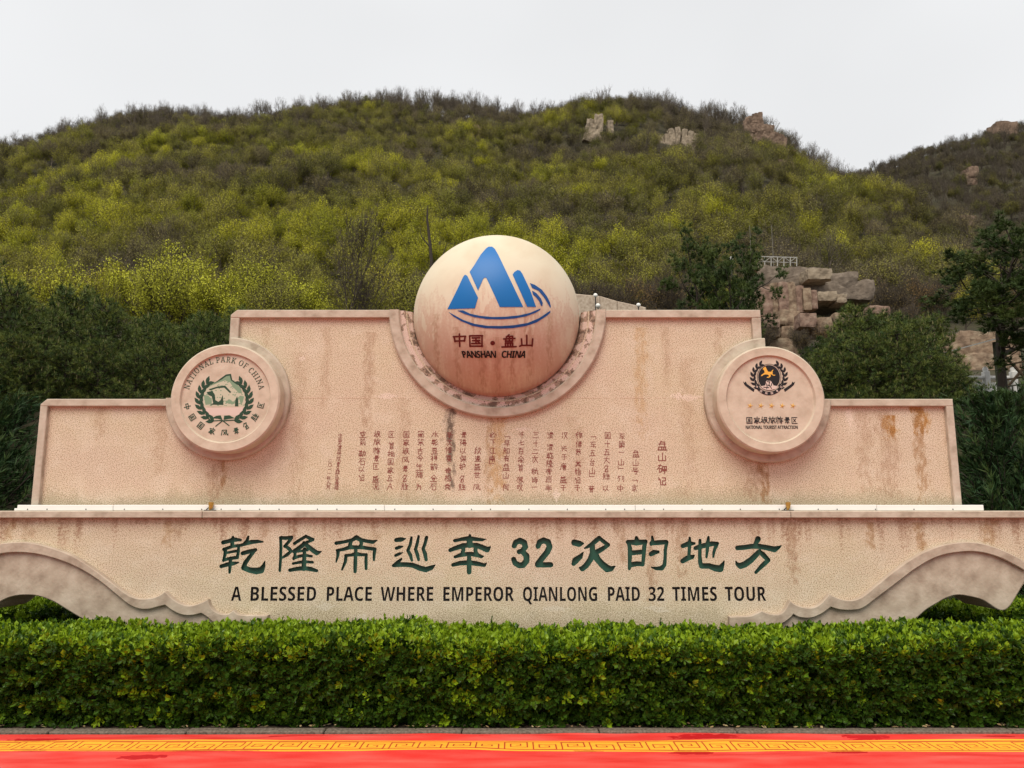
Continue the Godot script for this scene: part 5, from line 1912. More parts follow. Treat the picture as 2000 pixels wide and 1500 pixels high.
# ---------------------------------------------------------------- small fittings on the ledge
func build_fittings() -> void:
	var y: float = mats.ledge_y
	var z := -7.485
	var xa := W(37, 990, z).x
	var xb := W(1918, 990, z).x
	var root := thing("cable_trunking", "long white cable trunking with small dark screws on the wall ledge", "trunking", Vector3((xa + xb) * 0.5, y, z))
	var cuts := [xa, W(224, 990, z).x, W(752, 990, z).x, W(1240, 990, z).x, W(1710, 990, z).x, xb]
	for i in 5:
		var mb := MB.new()
		mb.box(Vector3((cuts[i] + cuts[i + 1]) * 0.5, y + 0.027 + (i % 2) * 0.0012, z), Vector3(cuts[i + 1] - cuts[i] - 0.003, 0.052, 0.06), 0.004)
		wpart("trunking_length", mb, mats.white_plastic, root)
	var endp := MB.new()
	endp.box(Vector3(xa - 0.018, y + 0.012, z), Vector3(0.03, 0.022, 0.03), 0.003)
	wpart("end_plug", endp, mats.white_plastic, root)
	var px := 54.0
	rng.seed = 71
	while px < 1905:
		var p := W(px, 992.5, z + 0.031)
		var s := MB.new()
		s.tube([Vector3(p.x, y + 0.014, z + 0.029), Vector3(p.x, y + 0.014, z + 0.033)], [0.006, 0.005], 8)
		wpart("screw", s, mats.dark_metal, root)
		px += [37.0, 76.0, 75.0, 38.0][rng.randi() % 4]
	for a in [411.0, 1538.0]:
		var p := W(a, 990, z + 0.05)
		var label: String = "small brass fitting on white trunking below the green mountain medallion" if a < 900 else "small brass fitting on white trunking below the gold star medallion"
		var t := thing("brass_fitting", label, "fitting", Vector3(p.x, y, z + 0.055))
		var pl := MB.new()
		pl.box(Vector3(0, 0.004, 0), Vector3(0.10, 0.008, 0.045), 0.002)
		part("base_plate", pl.mesh(), mats.dark_metal, t)
		var bs := MB.new()
		bs.tube([Vector3(0, 0.008, 0), Vector3(0, 0.022, 0), Vector3(0.004, 0.024, 0), Vector3(0.006, 0.05, 0), Vector3(0.006, 0.052, 0), Vector3(0.006, 0.078, 0)], [0.012, 0.012, 0.019, 0.019, 0.023, 0.022], 12)
		part("brass_body", bs.mesh(), mats.brass, t)
		var ln := MB.new()
		ln.tube([Vector3(-0.035, 0.008, 0.0), Vector3(-0.012, 0.03, 0.0)], [0.005, 0.005], 6)
		part("lever", ln.mesh(), mats.dark_metal, t)


# ---------------------------------------------------------------- rocks
func rock(size: Vector3, sd: int, rough := 0.16) -> ArrayMesh:
	var f := noise(0.9, sd, 3)
	var g := noise(2.4, sd + 9, 2, FastNoiseLite.TYPE_CELLULAR)
	var mb := MB.new()
	var n := 9
	var m := minf(size.x, minf(size.y, size.z))
	var place_ := func(p: Vector3) -> Vector3:
		var q := p * 0.5
		# knock the corners off, then push in and out
		var s := q.length() / 0.866
		q *= 1.0 - maxf(0.0, s - 0.72) * 0.20
		var w := Vector3(q.x * size.x, q.y * size.y, q.z * size.z)
		var nn := f.get_noise_3d(w.x / m * 1.3 + sd, w.y / m * 0.9, w.z / m * 1.3)
		var cc := g.get_noise_3d(w.x / m + sd, w.y / m * 0.5, w.z / m)
		return w + q.normalized() * m * (nn * rough * 1.6 + cc * rough * 0.3)
	for ax in 3:
		for s in [-1.0, 1.0]:
			for i in n:
				for j in n:
					var q := []
					for w in [[i, j], [i + 1, j], [i + 1, j + 1], [i, j + 1]]:
						var a: float = w[0] * 2.0 / n - 1
						var b: float = w[1] * 2.0 / n - 1
						var p := Vector3.ZERO
						p[ax] = s
						p[(ax + 1) % 3] = a * s
						p[(ax + 2) % 3] = b
						q.append(place_.call(p))
					mb.quad(q[0], q[1], q[2], q[3])
	return mb.mesh()

func rock_px(parent: Node3D, x0: float, y0: float, x1: float, y1: float, d: float, thick: float, mat: Material, sd: int, rough := 0.14, tilt := 0.0) -> void:
	var a := W(x0, y1, -d)
	var b := W(x1, y0, -d)
	var size := Vector3(b.x - a.x, b.y - a.y, thick) * Vector3(1.04, 1.10, 1.0)
	var o := part("rock_block", rock(size, sd, rough), mat, parent)
	o.position = (a + b) * 0.5 - Vector3(0, 0, thick * 0.35) - parent.position
	o.rotation.z = -tilt

func build_rocks() -> void:
	var list := [
		["rock_outcrop", "pale split boulder standing high on the wooded ridge", [[1143, 236, 1162, 270, 0.25], [1160, 227, 1176, 268, 0.08], [1188, 238, 1198, 262, -0.05]], 264, mats.pale_rock],
		["rock_outcrop", "fan of pale upright rock fingers high on the wooded hillside", [[1287, 268, 1297, 298, -0.15], [1299, 264, 1309, 298, -0.05], [1308, 254, 1318, 292, -0.08], [1320, 251, 1328, 290, 0.0], [1331, 255, 1340, 292, 0.12], [1341, 259, 1350, 292, 0.2], [1351, 263, 1363, 298, 0.12]], 284, mats.pale_rock],
		["rock_outcrop", "reddish brown crag topped by knobs on the ridge end", [[1454, 231, 1475, 252, 0.15], [1474, 222, 1490, 250, -0.12], [1463, 246, 1508, 290, 0.12], [1486, 262, 1532, 312, 0.25], [1508, 288, 1548, 326, 0.3], [1470, 284, 1500, 316, -0.1]], 288, mats.red_rock],
		["rock_outcrop", "broken brown ledge on the slope below the crag", [[1474, 322, 1496, 356], [1494, 318, 1512, 350], [1510, 314, 1530, 348], [1528, 318, 1550, 345]], 336, mats.red_rock],
		["rock_outcrop", "small rounded boulder half hidden under the bare ridge trees", [[908, 248, 935, 262], [930, 252, 948, 264]], 257, mats.red_rock],
	]
	var sd := 900
	for l in list:
		var cx: float = 0.0
		for b in l[2]:
			cx += (b[0] + b[2]) * 0.5 / l[2].size()
		var at := on_hill(cx, l[3] + 6.0)
		var t := thing(l[0], l[1], "rock", at)
		for b in l[2]:
			sd += 1
			var d := -at.z - 2.0
			rock_px(t, b[0], b[1], b[2], b[3] + 6, d, 4.0, l[4], sd, 0.17, b[4] if b.size() > 4 else 0.0)
			if b[3] < 300:
				sight.append([Rect2(b[0] - 3, b[1] - 4, b[2] - b[0] + 6, (b[3] - b[1]) * 0.8), d])
	for l in [["rock_outcrop", "stacked knob of grey rock on the dark far hill", [[1890, 328, 1908, 342], [1886, 340, 1906, 358]], 350], ["rock_outcrop", "brown dome of rock near the top of the far hill", [[1946, 240, 1984, 268]], 262], ["rock_outcrop", "flat pale boulder low on the far hill slope", [[1874, 424, 1904, 438]], 436]]:
		var at := on_hill((l[2][0][0] + l[2][0][2]) * 0.5, l[3] + 5.0, true)
		var t := thing(l[0], l[1], "rock", at)
		for b in l[2]:
			sd += 1
			rock_px(t, b[0], b[1], b[2], b[3] + 5, -at.z - 2.0, 9.0, mats.red_rock, sd, 0.10)
			sight.append([Rect2(b[0] - 2, b[1] - 3, b[2] - b[0] + 4, (b[3] - b[1]) * 0.75), -at.z])
	# the quarried cliff right of the wall
	var d := 46.0
	var at := W(1560, 600, -d)
	at.y = bank(d)
	var t := thing("rock_cliff", "quarried cliff with split tan columns and dark slabs behind the wall", "cliff", at)
	for b in [[1456, 575, 1480, 614], [1481, 564, 1504, 618], [1505, 557, 1519, 616], [1520, 555, 1535, 614], [1536, 556, 1550, 614], [1553, 562, 1566, 610], [1567, 566, 1580, 606], [1581, 570, 1592, 604]]:
		sd += 1
		rock_px(t, b[0], b[1], b[2], b[3], d - 1.0 + (sd % 3) * 0.12, 2.2, mats.tan_rock if sd % 2 else mats.pink_rock, sd, 0.06)
	for b in [[1474, 524, 1530, 562], [1522, 528, 1600, 566], [1590, 538, 1668, 586], [1540, 556, 1650, 592], [1655, 552, 1700, 588]]:
		sd += 1
		rock_px(t, b[0], b[1], b[2], b[3], d + 1.2, 3.5, mats.dark_rock, sd, 0.10)
	for b in [[1576, 526, 1622, 546], [1463, 512, 1484, 527], [1596, 570, 1632, 588], [1632, 576, 1652, 592]]:
		sd += 1
		rock_px(t, b[0], b[1], b[2], b[3], d - 0.5, 1.4, mats.pale_rock, sd, 0.12)
	for b in [[1522, 608, 1558, 636], [1486, 622, 1520, 640], [1478, 640, 1520, 660], [1524, 640, 1566, 662], [1560, 614, 1590, 640], [1594, 622, 1622, 650], [1500, 664, 1560, 700], [1696, 600, 1734, 614], [1630, 612, 1690, 640]]:
		sd += 1
		rock_px(t, b[0], b[1], b[2], b[3], d - 3.0 + (sd % 3) * 0.5, 2.0, mats.tan_rock if sd % 3 else mats.pink_rock, sd, 0.08, [0.05, -0.04, 0.08][sd % 3])
	var d2 := 34.0
	var at2 := W(1910, 730, -d2)
	at2.y = bank(d2)
	var t2 := thing("terraced_rock", "low terraced brown rock face behind the white steps", "rock face", at2)
	for b in [[1800, 656, 1880, 700], [1872, 650, 1950, 698], [1940, 656, 2040, 700], [1815, 696, 1900, 746], [1890, 694, 1975, 744], [1965, 698, 2060, 748]]:
		sd += 1
		rock_px(t2, b[0], b[1], b[2], b[3], d2 + (0.8 if b[1] < 680 else 0.0), 2.4, mats.tan_rock, sd, 0.08)


# ---------------------------------------------------------------- things on the terrace at right
func beam(mb: MB, a: Vector3, b: Vector3, w: float) -> void:
	var z := (b - a).normalized()
	var x := z.cross(Vector3(0.02, 1, 0.01)).normalized()
	if absf(z.y) > 0.95:
		x = Vector3.RIGHT
	var y := z.cross(x).normalized()
	mb.box((a + b) * 0.5, Vector3(w, w, (b - a).length()), w * 0.12, Basis(y.cross(z).normalized(), y, z))

func one_beam(parent: Node3D, called: String, a: Vector3, b: Vector3, w: float, mat: Material) -> void:
	var mb := MB.new()
	beam(mb, a - parent.position, b - parent.position, w)
	part(called, mb.mesh(), mat, parent)

func build_terrace() -> void:
	# white stone steps with a balustrade
	var d := 22.0
	var at := W(1940, 770, -d)
	var gy := bank(d)
	var steps := thing("white_steps", "flight of white stone steps with low balustrade behind the pine trunk", "steps", Vector3(at.x, gy, -d))
	var x0 := W(1862, 760, -d).x
	var x1 := W(2050, 760, -d).x
	for i in 7:
		var mb := MB.new()
		var y0 := W(1940, 792 - i * 6.0, -d).y
		var y1 := W(1940, 786.8 - i * 6.0, -d).y
		mb.box(Vector3((x0 + x1) * 0.5, (y0 + y1) * 0.5, -d - 0.3 * i - 0.4), Vector3(x1 - x0, y1 - y0, 0.9), 0.01)
		wpart("step_slab", mb, mats.white_stone, steps)
	var zt := -d - 2.0
	var rl := MB.new()
	var ya := W(1940, 735, zt).y
	rl.box(Vector3((x0 + x1) * 0.5, ya - 0.04, zt), Vector3(x1 - x0 + 0.3, 0.09, 0.16), 0.02)
	wpart("top_rail", rl, mats.white_stone, steps)
	for px in [1873.0, 1926.0, 1980.0, 2030.0]:
		var p := W(px, 740, zt)
		var mb := MB.new()
		mb.box(Vector3(p.x, ya - 0.25, zt), Vector3(0.16, 0.8, 0.2), 0.015)
		mb.tube([Vector3(p.x, ya + 0.14, zt), Vector3(p.x, ya + 0.19, zt), Vector3(p.x, ya + 0.26, zt), Vector3(p.x, ya + 0.30, zt)], [0.05, 0.085, 0.07, 0.02], 10)
		wpart("baluster_post", mb, mats.white_stone, steps)
	var pn := MB.new()
	pn.box(Vector3((x0 + x1) * 0.5, ya - 0.42, zt - 0.03), Vector3(x1 - x0, 0.46, 0.08), 0.01)
	wpart("stone_panel", pn, mats.white_stone, steps)
	# steel shed frame
	var ds := 21.0
	var sh := thing("steel_shed", "open shed of rusty green steel posts and trusses with pale roof sheet", "shed", Vector3(W(1975, 760, -ds).x, bank(ds), -ds))
	var P := func(px: float, py: float, z: float) -> Vector3: return W(px, py, z)
	var zf := -ds
	var zr := -ds - 2.5
	for p in [[1943, 668, zf], [2012, 664, zf], [1996, 668, zr], [2040, 668, zr]]:
		var top: Vector3 = P.call(p[0], p[1], p[2])
		one_beam(sh, "post", Vector3(top.x, bank(-p[2]) - 0.1, p[2]), top, 0.10, mats.green_steel)
	one_beam(sh, "brace", P.call(1958, 768, zf + 0.06), P.call(2008, 708, zf + 0.06), 0.06, mats.rust_steel)
	one_beam(sh, "brace", P.call(1952, 684, zf + 0.07), P.call(2002, 738, zf + 0.07), 0.055, mats.rust_steel)
	one_beam(sh, "purlin", P.call(1942, 690, zf - 0.08), P.call(2030, 672, zf - 0.08), 0.06, mats.rust_steel)
	one_beam(sh, "purlin", P.call(1942, 676, zf - 0.08), P.call(2030, 655, zf - 0.08), 0.06, mats.rust_steel)
	for i in 8:
		var a: Vector3 = P.call(1942 + i * 11.0, 676 - i * 2.62 if i % 2 == 0 else 690 - i * 2.25, zf - 0.08)
		var b: Vector3 = P.call(1953 + i * 11.0, 690 - (i + 1) * 2.25 if i % 2 == 0 else 676 - (i + 1) * 2.62, zf - 0.08)
		one_beam(sh, "truss_web", a, b, 0.03, mats.rust_steel)
	one_beam(sh, "tie", P.call(1950, 716, zf - 0.02), P.call(2030, 700, zf - 0.02), 0.045, mats.rust_steel)
	one_beam(sh, "tie", P.call(1950, 744, zf - 0.02), P.call(2030, 732, zf - 0.02), 0.045, mats.rust_steel)
	var rf := MB.new()
	var a1: Vector3 = P.call(1926, 668, zf + 0.3)
	var a2: Vector3 = P.call(2060, 632, zf + 0.3)
	var up := Vector3(0, 0.03, 0)
	var back := Vector3(0.3, 0.25, -3.0)
	rf.quad(a1 + up, a2 + up, a2 + back + up, a1 + back + up)
	rf.quad(a1 + back, a2 + back, a2, a1)
	rf.quad(a1, a2, a2 + up, a1 + up)
	rf.quad(a2, a2 + back, a2 + back + up, a2 + up)
	rf.quad(a1 + back, a1, a1 + up, a1 + back + up)
	wpart("roof_sheet", rf, mats.roof_sheet, sh)
	# low green railing in front of the shed
	var dg := 20.5
	var gr := thing("green_railing", "low green metal railing in front of the steel shed", "railing", Vector3(W(1985, 760, -dg).x, bank(dg), -dg))
	for i in 9:
		var px := 1957.0 + i * 10.0
		var tp := W(px, 757 - i * 1.6, -dg)
		one_beam(gr, "bar", Vector3(tp.x, bank(dg), -dg), tp, 0.022, mats.green_steel)
	one_beam(gr, "rail", W(1952, 757.5, -dg), W(2045, 742.5, -dg), 0.035, mats.green_steel)
	# railing on top of the cliff
	var dr := 47.5
	var rg := thing("cliff_railing", "pale metal railing with diagonal bars on top of the cliff", "railing", Vector3(W(1518, 512, -dr).x, W(1518, 513, -dr).y - 0.6, -dr))
	for i in 7:
		var px := 1481.0 + i * 12.5
		one_beam(rg, "post", W(px, 520, -dr), W(px, 500.5 + i * 0.3, -dr), 0.05, mats.pale_steel)
		if i < 6:
			one_beam(rg, "diagonal", W(px + 0.5, 511 if i % 2 else 502, -dr + 0.03), W(px + 12, 502 if i % 2 else 511, -dr + 0.03), 0.03, mats.pale_steel)
	one_beam(rg, "rail", W(1480, 501, -dr - 0.05), W(1557, 503, -dr - 0.05), 0.05, mats.pale_steel)
	one_beam(rg, "rail", W(1480, 511, -dr - 0.05), W(1557, 513, -dr - 0.05), 0.04, mats.pale_steel)
	# sloping path wall and globe lamps
	var dp := 36.0
	var base := W(1190, 606, -dp)
	var pw := thing("path_wall", "pale stone path wall sloping down right of the stone ball", "wall", Vector3(base.x, bank(dp), -dp))
	var segs := [[1118, 1172, 573, 578], [1172, 1206, 578, 588], [1206, 1262, 588, 600]]
	for s in segs:
		var mb := MB.new()
		mb.extrude(PackedVector2Array([W2(s[0], s[2], -dp), W2(s[1] - 0.4, s[3], -dp), Vector2(W2(s[1] - 0.4, s[3], -dp).x, bank(dp) - 0.3), Vector2(W2(s[0], s[2], -dp).x, bank(dp) - 0.3)]), -dp, -dp - 0.4, 0.03)
		wpart("wall_length", mb, mats.wave_stone, pw)
	for a in [[1163, 577, 35.7, "round white globe lamp at the top of the sloping path wall"], [1168, 597, 33.0, "round white globe lamp below the bend of the sloping path wall"], [1247, 596, 35.6, "round white globe lamp at the low end of the sloping path wall"], [1428, 505, 40.0, "round white globe lamp among the branches of the spreading pine"]]:
		var p := W(a[0], a[1], -a[2])
		var g := bank(a[2])
		var t := thing("globe_lamp", a[3], "lamp", Vector3(p.x, g, p.z))
		var st := MB.new()
		st.tube([Vector3(0, -0.1, 0), Vector3(0, p.y - g - 0.08, 0)], [0.03, 0.03], 8)
		part("post", st.mesh(), mats.dark_metal, t)
		var sp := SphereMesh.new()
		sp.radius = 0.10
		sp.height = 0.20
		sp.radial_segments = 20
		sp.rings = 10
		part("globe", sp, mats.white_plastic, t, Vector3(0, p.y - g, 0))
	# thin utility poles on the hill
	for px in [1467.0, 1510.0]:
		var dd := 52.0
		var q := W(px, 500, -dd)
		var t := thing("thin_pole", "thin pale pole rising from the trees behind the cliff railing", "pole", Vector3(q.x, bank(dd), -dd), "thin poles behind the cliff railing")
		var mb := MB.new()
		mb.tube([Vector3(0, -0.2, 0), Vector3(0, W(px, 440, -dd).y - bank(dd), 0)], [0.02, 0.014], 6)
		part("shaft", mb.mesh(), mats.dull_steel, t)


# ---------------------------------------------------------------- scene
func make_materials() -> void:
	mats.asphalt = tri_mat(noise_tex(0.05, 1, [[0.0, 0.05, 0.05, 0.05], [1.0, 0.10, 0.10, 0.095]]), 0.7)
	mats.litter = tri_mat(noise_tex(0.02, 2, [[0.0, 0.024, 0.022, 0.012], [0.5, 0.048, 0.040, 0.022], [0.75, 0.045, 0.046, 0.018], [1.0, 0.075, 0.062, 0.036]]), 0.06)
	mats.soil = tri_mat(noise_tex(0.06, 3, [[0.0, 0.035, 0.026, 0.018], [0.6, 0.075, 0.056, 0.038], [1.0, 0.16, 0.125, 0.085]]), 1.1)
	mats.kerb = tri_mat(noise_tex(0.05, 4, [[0.0, 0.06, 0.046, 0.034], [0.45, 0.135, 0.107, 0.082], [1.0, 0.24, 0.20, 0.16]]), 1.3)
	mats.bark = tri_mat(noise_tex(0.03, 5, [[0.0, 0.025, 0.020, 0.016], [1.0, 0.085, 0.066, 0.052]]), 2.0)
	mats.twigs = tri_mat(noise_tex(0.08, 6, [[0.0, 0.05, 0.04, 0.025], [1.0, 0.10, 0.08, 0.05]]), 2.0)
	var bump := height_tex(0.08, 7)
	mats.stone = tri_mat(noise_tex(0.018, 8, [[0.0, 0.32, 0.26, 0.195], [0.35, 0.45, 0.38, 0.295], [0.62, 0.50, 0.43, 0.34], [1.0, 0.57, 0.50, 0.405]], 512, 6), 0.55, 0.9, bump, 0.25)
	mats.disc_stone = tri_mat(noise_tex(0.02, 9, [[0.0, 0.45, 0.37, 0.275], [0.5, 0.545, 0.46, 0.355], [1.0, 0.61, 0.53, 0.415]], 512, 6), 0.6, 0.9, bump, 0.12)
	mats.wave_stone = tri_mat(noise_tex(0.016, 13, [[0.0, 0.29, 0.22, 0.165], [0.4, 0.41, 0.325, 0.25], [0.65, 0.47, 0.385, 0.30], [1.0, 0.55, 0.46, 0.37]], 512, 6), 0.6, 0.92, bump, 0.2)
	var grain := noise_tex(0.072, 11, [[0.0, 0.26, 0.20, 0.15], [0.26, 0.54, 0.47, 0.41], [0.42, 0.81, 0.77, 0.72], [0.56, 0.97, 0.96, 0.93], [1.0, 1.0, 1.0, 1.0]], 1024, 4)
	# upper wall
	var ur := Rect2(W(60, 890, Z_PANEL).x - 0.1, W(970, 600, Z_PANEL).y + 0.05, 0, 0)
	ur.size = Vector2(W(1880, 890, Z_PANEL).x + 0.1 - ur.position.x, ur.position.y - W(970, 997, Z_PANEL).y)
	mats.upper_rect = ur
	var img := wall_map(ur, 1280, 300, 0.0, 0.13, 20)
	var sn := noise(0.05, 25, 3)
	var rust := lin(0.30, 0.155, 0.06)
	var ochre := lin(0.42, 0.21, 0.055)
	var soot := lin(0.12, 0.095, 0.075)
	var brown := lin(0.33, 0.20, 0.12)
	for s in [[882, 798, 965, 7, soot, 0.75], [875, 800, 870, 10, soot, 0.45], [972, 812, 985, 13, ochre, 0.42], [955, 815, 985, 7, rust, 0.32], [722, 650, 860, 12, brown, 0.35], [1250, 640, 860, 12, ochre, 0.25], [1492, 900, 985, 10, rust, 0.6], [1475, 898, 980, 20, brown, 0.35], [1735, 812, 860, 14, ochre, 0.95], [1728, 800, 985, 20, brown, 0.35], [1793, 795, 850, 15, ochre, 0.85], [1790, 800, 985, 12, rust, 0.5], [1680, 795, 960, 16, brown, 0.28], [425, 895, 985, 14, brown, 0.4], [438, 900, 960, 6, rust, 0.55], [590, 690, 980, 14, brown, 0.18], [1120, 815, 985, 16, brown, 0.2], [1340, 700, 985, 14, brown, 0.2], [640, 640, 800, 9, brown, 0.22], [1400, 640, 720, 10, brown, 0.25], [1850, 800, 900, 8, brown, 0.3], [200, 795, 860, 12, brown, 0.25], [320, 800, 930, 14, brown, 0.22], [790, 780, 985, 12, brown, 0.2], [1300, 640, 760, 8, brown, 0.25], [520, 640, 700, 9, brown, 0.2]]:
		var p := W(s[0], s[1], Z_PANEL)
		var q := W(s[0], s[2], Z_PANEL)
		put_streak(img, ur, p.x, p.y, q.y, s[3] * 0.0049, s[4], s[5], sn)
	# the building joint across the panel and a few hairline cracks
	var jy := int((ur.position.y - W(970, 776, Z_PANEL).y) / ur.size.y * 300)
	for i in 1280:
		if sn.get_noise_2d(i * 2.0, 400.0) > -0.25:
			var c := img.get_pixel(i, jy)
			img.set_pixel(i, jy, c.lerp(lin(0.75, 0.6, 0.48), 0.5))
			img.set_pixel(i, jy + 1, img.get_pixel(i, jy + 1).lerp(brown, 0.35))
	for q in [[755, 773, 22, 7], [1345, 776, 34, 6], [1322, 772, 14, 5], [590, 700, 8, 5], [1086, 966, 8, 12], [925, 642, 10, 5], [1658, 812, 8, 22], [1020, 838, 18, 4], [560, 775, 16, 6]]:
		var m := W2(q[0], q[1], Z_PANEL)
		put_patch(img, ur, m, Vector2(q[2], q[3]) * 0.0049, lin(0.80, 0.70, 0.60), 0.75, sn)
	mats.upper_stone = mapped_mat(img, grain, 1.1)
	# lower wall
	var br := Rect2(W(-118, 1012, Z_BASE).x, W(970, 1012, Z_BASE).y, 0, 0)
	br.size = Vector2(W(2048, 1012, Z_BASE).x - br.position.x, br.position.y - 0.55)
	mats.base_rect = br
	var img2 := wall_map(br, 1400, 190, 0.75, 0.22, 30)
	for s in [[1270, 1020, 1180, 9, brown, 0.45], [1330, 1018, 1130, 12, brown, 0.4], [1545, 1020, 1150, 10, brown, 0.45], [1700, 1020, 1075, 9, rust, 0.5], [1795, 1020, 1080, 9, rust, 0.55], [1930, 1015, 1070, 16, rust, 0.4], [1215, 1018, 1110, 8, brown, 0.4], [520, 1018, 1060, 10, brown, 0.4], [330, 1018, 1070, 10, rust, 0.35], [350, 1016, 1060, 8, brown, 0.4], [60, 1016, 1060, 12, brown, 0.35], [20, 1016, 1055, 10, rust, 0.35], [730, 1018, 1080, 9, brown, 0.35], [1470, 1018, 1090, 10, brown, 0.3]]:
		var p := W(s[0], s[1], Z_BASE)
		var q := W(s[0], s[2], Z_BASE)
		put_streak(img2, br, p.x, p.y, q.y, s[3] * 0.0049, s[4], s[5], sn)
	for q in [[634, 1184, 17, 10], [708, 1210, 18, 12], [1275, 1187, 26, 4], [1290, 1193, 18, 4], [1085, 1188, 30, 5]]:
		var m := W2(q[0], q[1], Z_BASE)
		put_patch(img2, br, m, Vector2(q[2], q[3]) * 0.0047, lin(0.72, 0.66, 0.55), 0.7, sn)
	mats.base_stone = mapped_mat(img2, grain, 1.1)
	# flaking plaster of the ring
	var ra := W(972, 605, -7.6)
	mats.ring_rect = Rect2(ra.x - 1.05, ra.y + 0.05, 2.1, 1.15)
	var fl := Image.create(700, 380, false, Image.FORMAT_RGB8)
	var f1 := noise(0.022, 40, 4)
	var f2 := noise(0.2, 41, 2)
	var f3 := noise(0.05, 42, 1, FastNoiseLite.TYPE_CELLULAR)
	for i in 700:
		for j in 380:
			var v := f1.get_noise_2d(i, j)
			var g := f2.get_noise_2d(i, j) * 0.12
			var c := lin(0.34 + g, 0.25 + g * 0.8, 0.185 + g * 0.6)
			if v > -0.04:
				c = lin(0.60 + g, 0.475 + g, 0.40 + g)
			elif v > -0.07:
				c = lin(0.10, 0.07, 0.05)
			elif v < -0.33:
				c = lin(0.17, 0.125, 0.095)
			if f3.get_noise_2d(i, j) > -0.03:
				c = c.lerp(lin(0.08, 0.06, 0.045), 0.6)
			fl.set_pixel(i, j, c)
	mats.flaking = mapped_mat(fl, null, 1.0)
	# the ball: smooth cream plaster, lower half browned by stain runs and painted-in shading
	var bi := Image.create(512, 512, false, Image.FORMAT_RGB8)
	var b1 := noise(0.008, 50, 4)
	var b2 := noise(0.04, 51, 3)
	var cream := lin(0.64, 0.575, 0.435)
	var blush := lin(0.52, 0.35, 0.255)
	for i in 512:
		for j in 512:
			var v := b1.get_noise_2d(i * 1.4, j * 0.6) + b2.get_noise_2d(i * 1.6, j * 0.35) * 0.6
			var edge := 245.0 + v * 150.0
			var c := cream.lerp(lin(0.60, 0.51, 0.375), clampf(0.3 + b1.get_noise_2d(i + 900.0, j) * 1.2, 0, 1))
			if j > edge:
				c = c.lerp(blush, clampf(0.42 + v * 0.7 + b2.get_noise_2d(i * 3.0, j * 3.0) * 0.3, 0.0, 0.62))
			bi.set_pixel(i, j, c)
	var ball_c := W(970, 623, -7.80)
	var brr := Rect2(ball_c.x - ball_r, ball_c.y + ball_r, ball_r * 2, ball_r * 2)
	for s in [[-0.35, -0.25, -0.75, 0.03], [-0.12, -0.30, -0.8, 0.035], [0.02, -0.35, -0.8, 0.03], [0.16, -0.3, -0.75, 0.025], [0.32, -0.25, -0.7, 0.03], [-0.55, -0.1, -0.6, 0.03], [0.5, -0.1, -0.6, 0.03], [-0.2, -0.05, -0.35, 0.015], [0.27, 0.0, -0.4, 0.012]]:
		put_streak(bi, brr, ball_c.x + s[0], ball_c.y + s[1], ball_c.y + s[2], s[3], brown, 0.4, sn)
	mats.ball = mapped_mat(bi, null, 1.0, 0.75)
	mats.green_paint = plain(0.022, 0.088, 0.058, 0.55)
	mats.dark_green_paint = plain(0.018, 0.055, 0.028, 0.6)
	mats.mid_green_paint = plain(0.20, 0.30, 0.19, 0.7)
	mats.black_paint = plain(0.012, 0.010, 0.011, 0.6)
	mats.wash_paint = plain(0.50, 0.49, 0.36, 0.7)
	mats.worn_gold = plain(0.62, 0.38, 0.11, 0.6)
	mats.dull_steel = plain(0.20, 0.19, 0.16, 0.7)
	mats.pale_paint = plain(0.62, 0.50, 0.43, 0.7)
	mats.gold_paint = plain(0.78, 0.42, 0.06, 0.5)
	mats.blue_paint = plain(0.004, 0.140, 0.42, 0.45)
	mats.navy_paint = plain(0.006, 0.070, 0.25, 0.5)
	mats.red_paint = plain(0.115, 0.014, 0.012, 0.6)
	mats.red_ink = plain(0.22, 0.060, 0.045, 0.7)
	mats.white_plastic = plain(0.80, 0.79, 0.75, 0.4)
	mats.white_stone = tri_mat(noise_tex(0.02, 60, [[0.0, 0.66, 0.65, 0.62], [1.0, 0.82, 0.81, 0.79]]), 0.5)
	mats.dark_metal = plain(0.035, 0.030, 0.026, 0.5)
	mats.brass = plain(0.52, 0.30, 0.07, 0.35)
	mats.brass.metallic = 0.8
	mats.green_steel = tri_mat(noise_tex(0.03, 61, [[0.0, 0.10, 0.065, 0.04], [0.5, 0.075, 0.085, 0.055], [1.0, 0.10, 0.13, 0.085]]), 1.5, 0.7)
	mats.rust_steel = tri_mat(noise_tex(0.03, 62, [[0.0, 0.07, 0.045, 0.03], [1.0, 0.20, 0.14, 0.09]]), 1.5, 0.8)
	mats.pale_steel = plain(0.36, 0.35, 0.32, 0.6)
	mats.roof_sheet = plain(0.55, 0.55, 0.52, 0.5)
	var rb := height_tex(0.02, 63)
	mats.pale_rock = tri_mat(noise_tex(0.012, 64, [[0.0, 0.15, 0.12, 0.085], [0.4, 0.27, 0.215, 0.155], [1.0, 0.38, 0.32, 0.24]], 512, 6), 0.22, 0.95, rb, 3.0)
	mats.red_rock = tri_mat(noise_tex(0.012, 65, [[0.0, 0.085, 0.060, 0.045], [0.5, 0.185, 0.125, 0.09], [1.0, 0.30, 0.225, 0.165]], 512, 6), 0.14, 0.95, rb, 4.0)
	mats.tan_rock = tri_mat(noise_tex(0.010, 66, [[0.0, 0.09, 0.06, 0.042], [0.4, 0.22, 0.152, 0.104], [0.65, 0.28, 0.21, 0.145], [1.0, 0.38, 0.31, 0.22]], 512, 6), 0.35, 0.95, rb, 2.0)
	mats.pink_rock = tri_mat(noise_tex(0.010, 68, [[0.0, 0.09, 0.056, 0.044], [0.4, 0.215, 0.138, 0.104], [0.7, 0.275, 0.19, 0.145], [1.0, 0.35, 0.28, 0.22]], 512, 6), 0.4, 0.95, rb, 2.0)
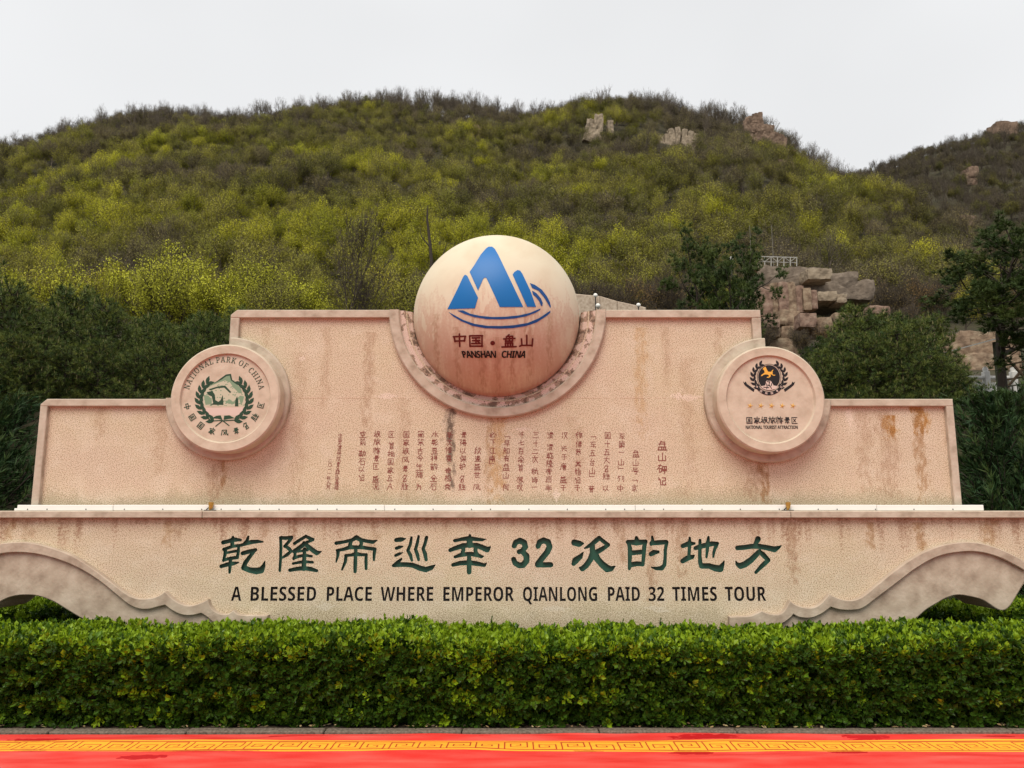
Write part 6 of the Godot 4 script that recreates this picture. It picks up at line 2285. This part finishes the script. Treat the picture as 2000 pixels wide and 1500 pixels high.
	mats.dark_rock = tri_mat(noise_tex(0.012, 67, [[0.0, 0.115, 0.092, 0.072], [0.6, 0.19, 0.152, 0.118], [1.0, 0.29, 0.24, 0.19]], 512, 6), 0.3, 0.95, rb, 2.0)
	mats.hedge_leaf = leaf_mat(0.35, 0.42)


func _ready() -> void:
	var cam := Camera3D.new()
	cam.name = "camera"
	add_child(cam)
	cam.position = EYE
	cam.rotation.x = PITCH
	cam.fov = rad_to_deg(2.0 * atan(750.0 / FOCAL))
	cam.near = 0.05
	cam.far = 2000.0
	cam.current = true
	# overcast: an even pale sky with faint soft cloud
	var sk := Image.create(512, 256, false, Image.FORMAT_RGBF)
	var cn := noise(1.3, 70, 4)
	for j in 256:
		var el := (0.5 - (j + 0.5) / 256.0) * PI
		for i in 512:
			var az := (i + 0.5) / 512.0 * TAU
			var v := Vector3(cos(az) * cos(el), sin(el) * 1.6, sin(az) * cos(el))
			var g := 0.425 * (1.0 + cn.get_noise_3dv(v) * 0.11)
			if el < 0.0:
				g *= 0.35
			sk.set_pixel(i, j, Color(g * 0.985, g * 0.995, g * 1.01))
	var env := Environment.new()
	env.background_mode = Environment.BG_SKY
	var sky := Sky.new()
	var pan := PanoramaSkyMaterial.new()
	pan.panorama = ImageTexture.create_from_image(sk)
	sky.sky_material = pan
	env.sky = sky
	env.tonemap_mode = Environment.TONE_MAPPER_LINEAR
	env.tonemap_exposure = 2.0
	env.sdfgi_enabled = true
	env.ssao_enabled = true
	env.ssil_enabled = true
	var we := WorldEnvironment.new()
	we.name = "environment"
	we.environment = env
	add_child(we)
	var sun := DirectionalLight3D.new()
	sun.name = "sun"
	sun.light_energy = 0.5
	sun.light_color = Color(1.0, 0.965, 0.91)
	sun.light_angular_distance = 40.0
	sun.shadow_enabled = true
	add_child(sun)
	sun.look_at_from_position(Vector3(-4, 19, 12), Vector3.ZERO)

	bumps = noise(0.012, 15, 3)
	make_materials()
	print("materials ", Time.get_ticks_msec())
	build_terrain()
	await build_sign_wall()
	print("wall ", Time.get_ticks_msec())
	build_rocks()
	build_terrace()
	build_forest()
	print("forest ", Time.get_ticks_msec())
	near_trees()
	build_conifers()
	print("conifers ", Time.get_ticks_msec())
	mats.sprigs = [make_sprig(601), make_sprig(602)]
	rng.seed = 610
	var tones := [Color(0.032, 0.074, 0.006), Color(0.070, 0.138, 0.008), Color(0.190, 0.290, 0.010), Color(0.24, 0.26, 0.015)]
	build_hedge("front_hedge", "long clipped green hedge between the red carpet and the sign wall", -5.6, 5.6, 0.0, 0.585, -6.225, -7.30, 1350.0, tones, true)
	build_hedge("back_hedge", "short clipped hedge seen through the arch under the wall's left wave", -5.8, -3.3, 0.03, 0.63, -8.25, -8.95, 900.0, tones)
	build_hedge("back_hedge", "short clipped hedge seen through the arch under the wall's right wave", 3.3, 5.8, 0.03, 0.63, -8.25, -8.95, 900.0, tones)
	var dark := [Color(0.016, 0.035, 0.010), Color(0.025, 0.05, 0.012), Color(0.04, 0.07, 0.015), Color(0.05, 0.08, 0.02)]
	build_hedge("dark_hedge", "dark clipped hedge on top of the bank behind the wall's right end", kx(1862) * 12.4, kx(2120) * 12.4, 2.2, 3.40, -12.15, -12.95, 900.0, dark)
	build_forecourt()
	build_fittings()
	print("done ", Time.get_ticks_msec())
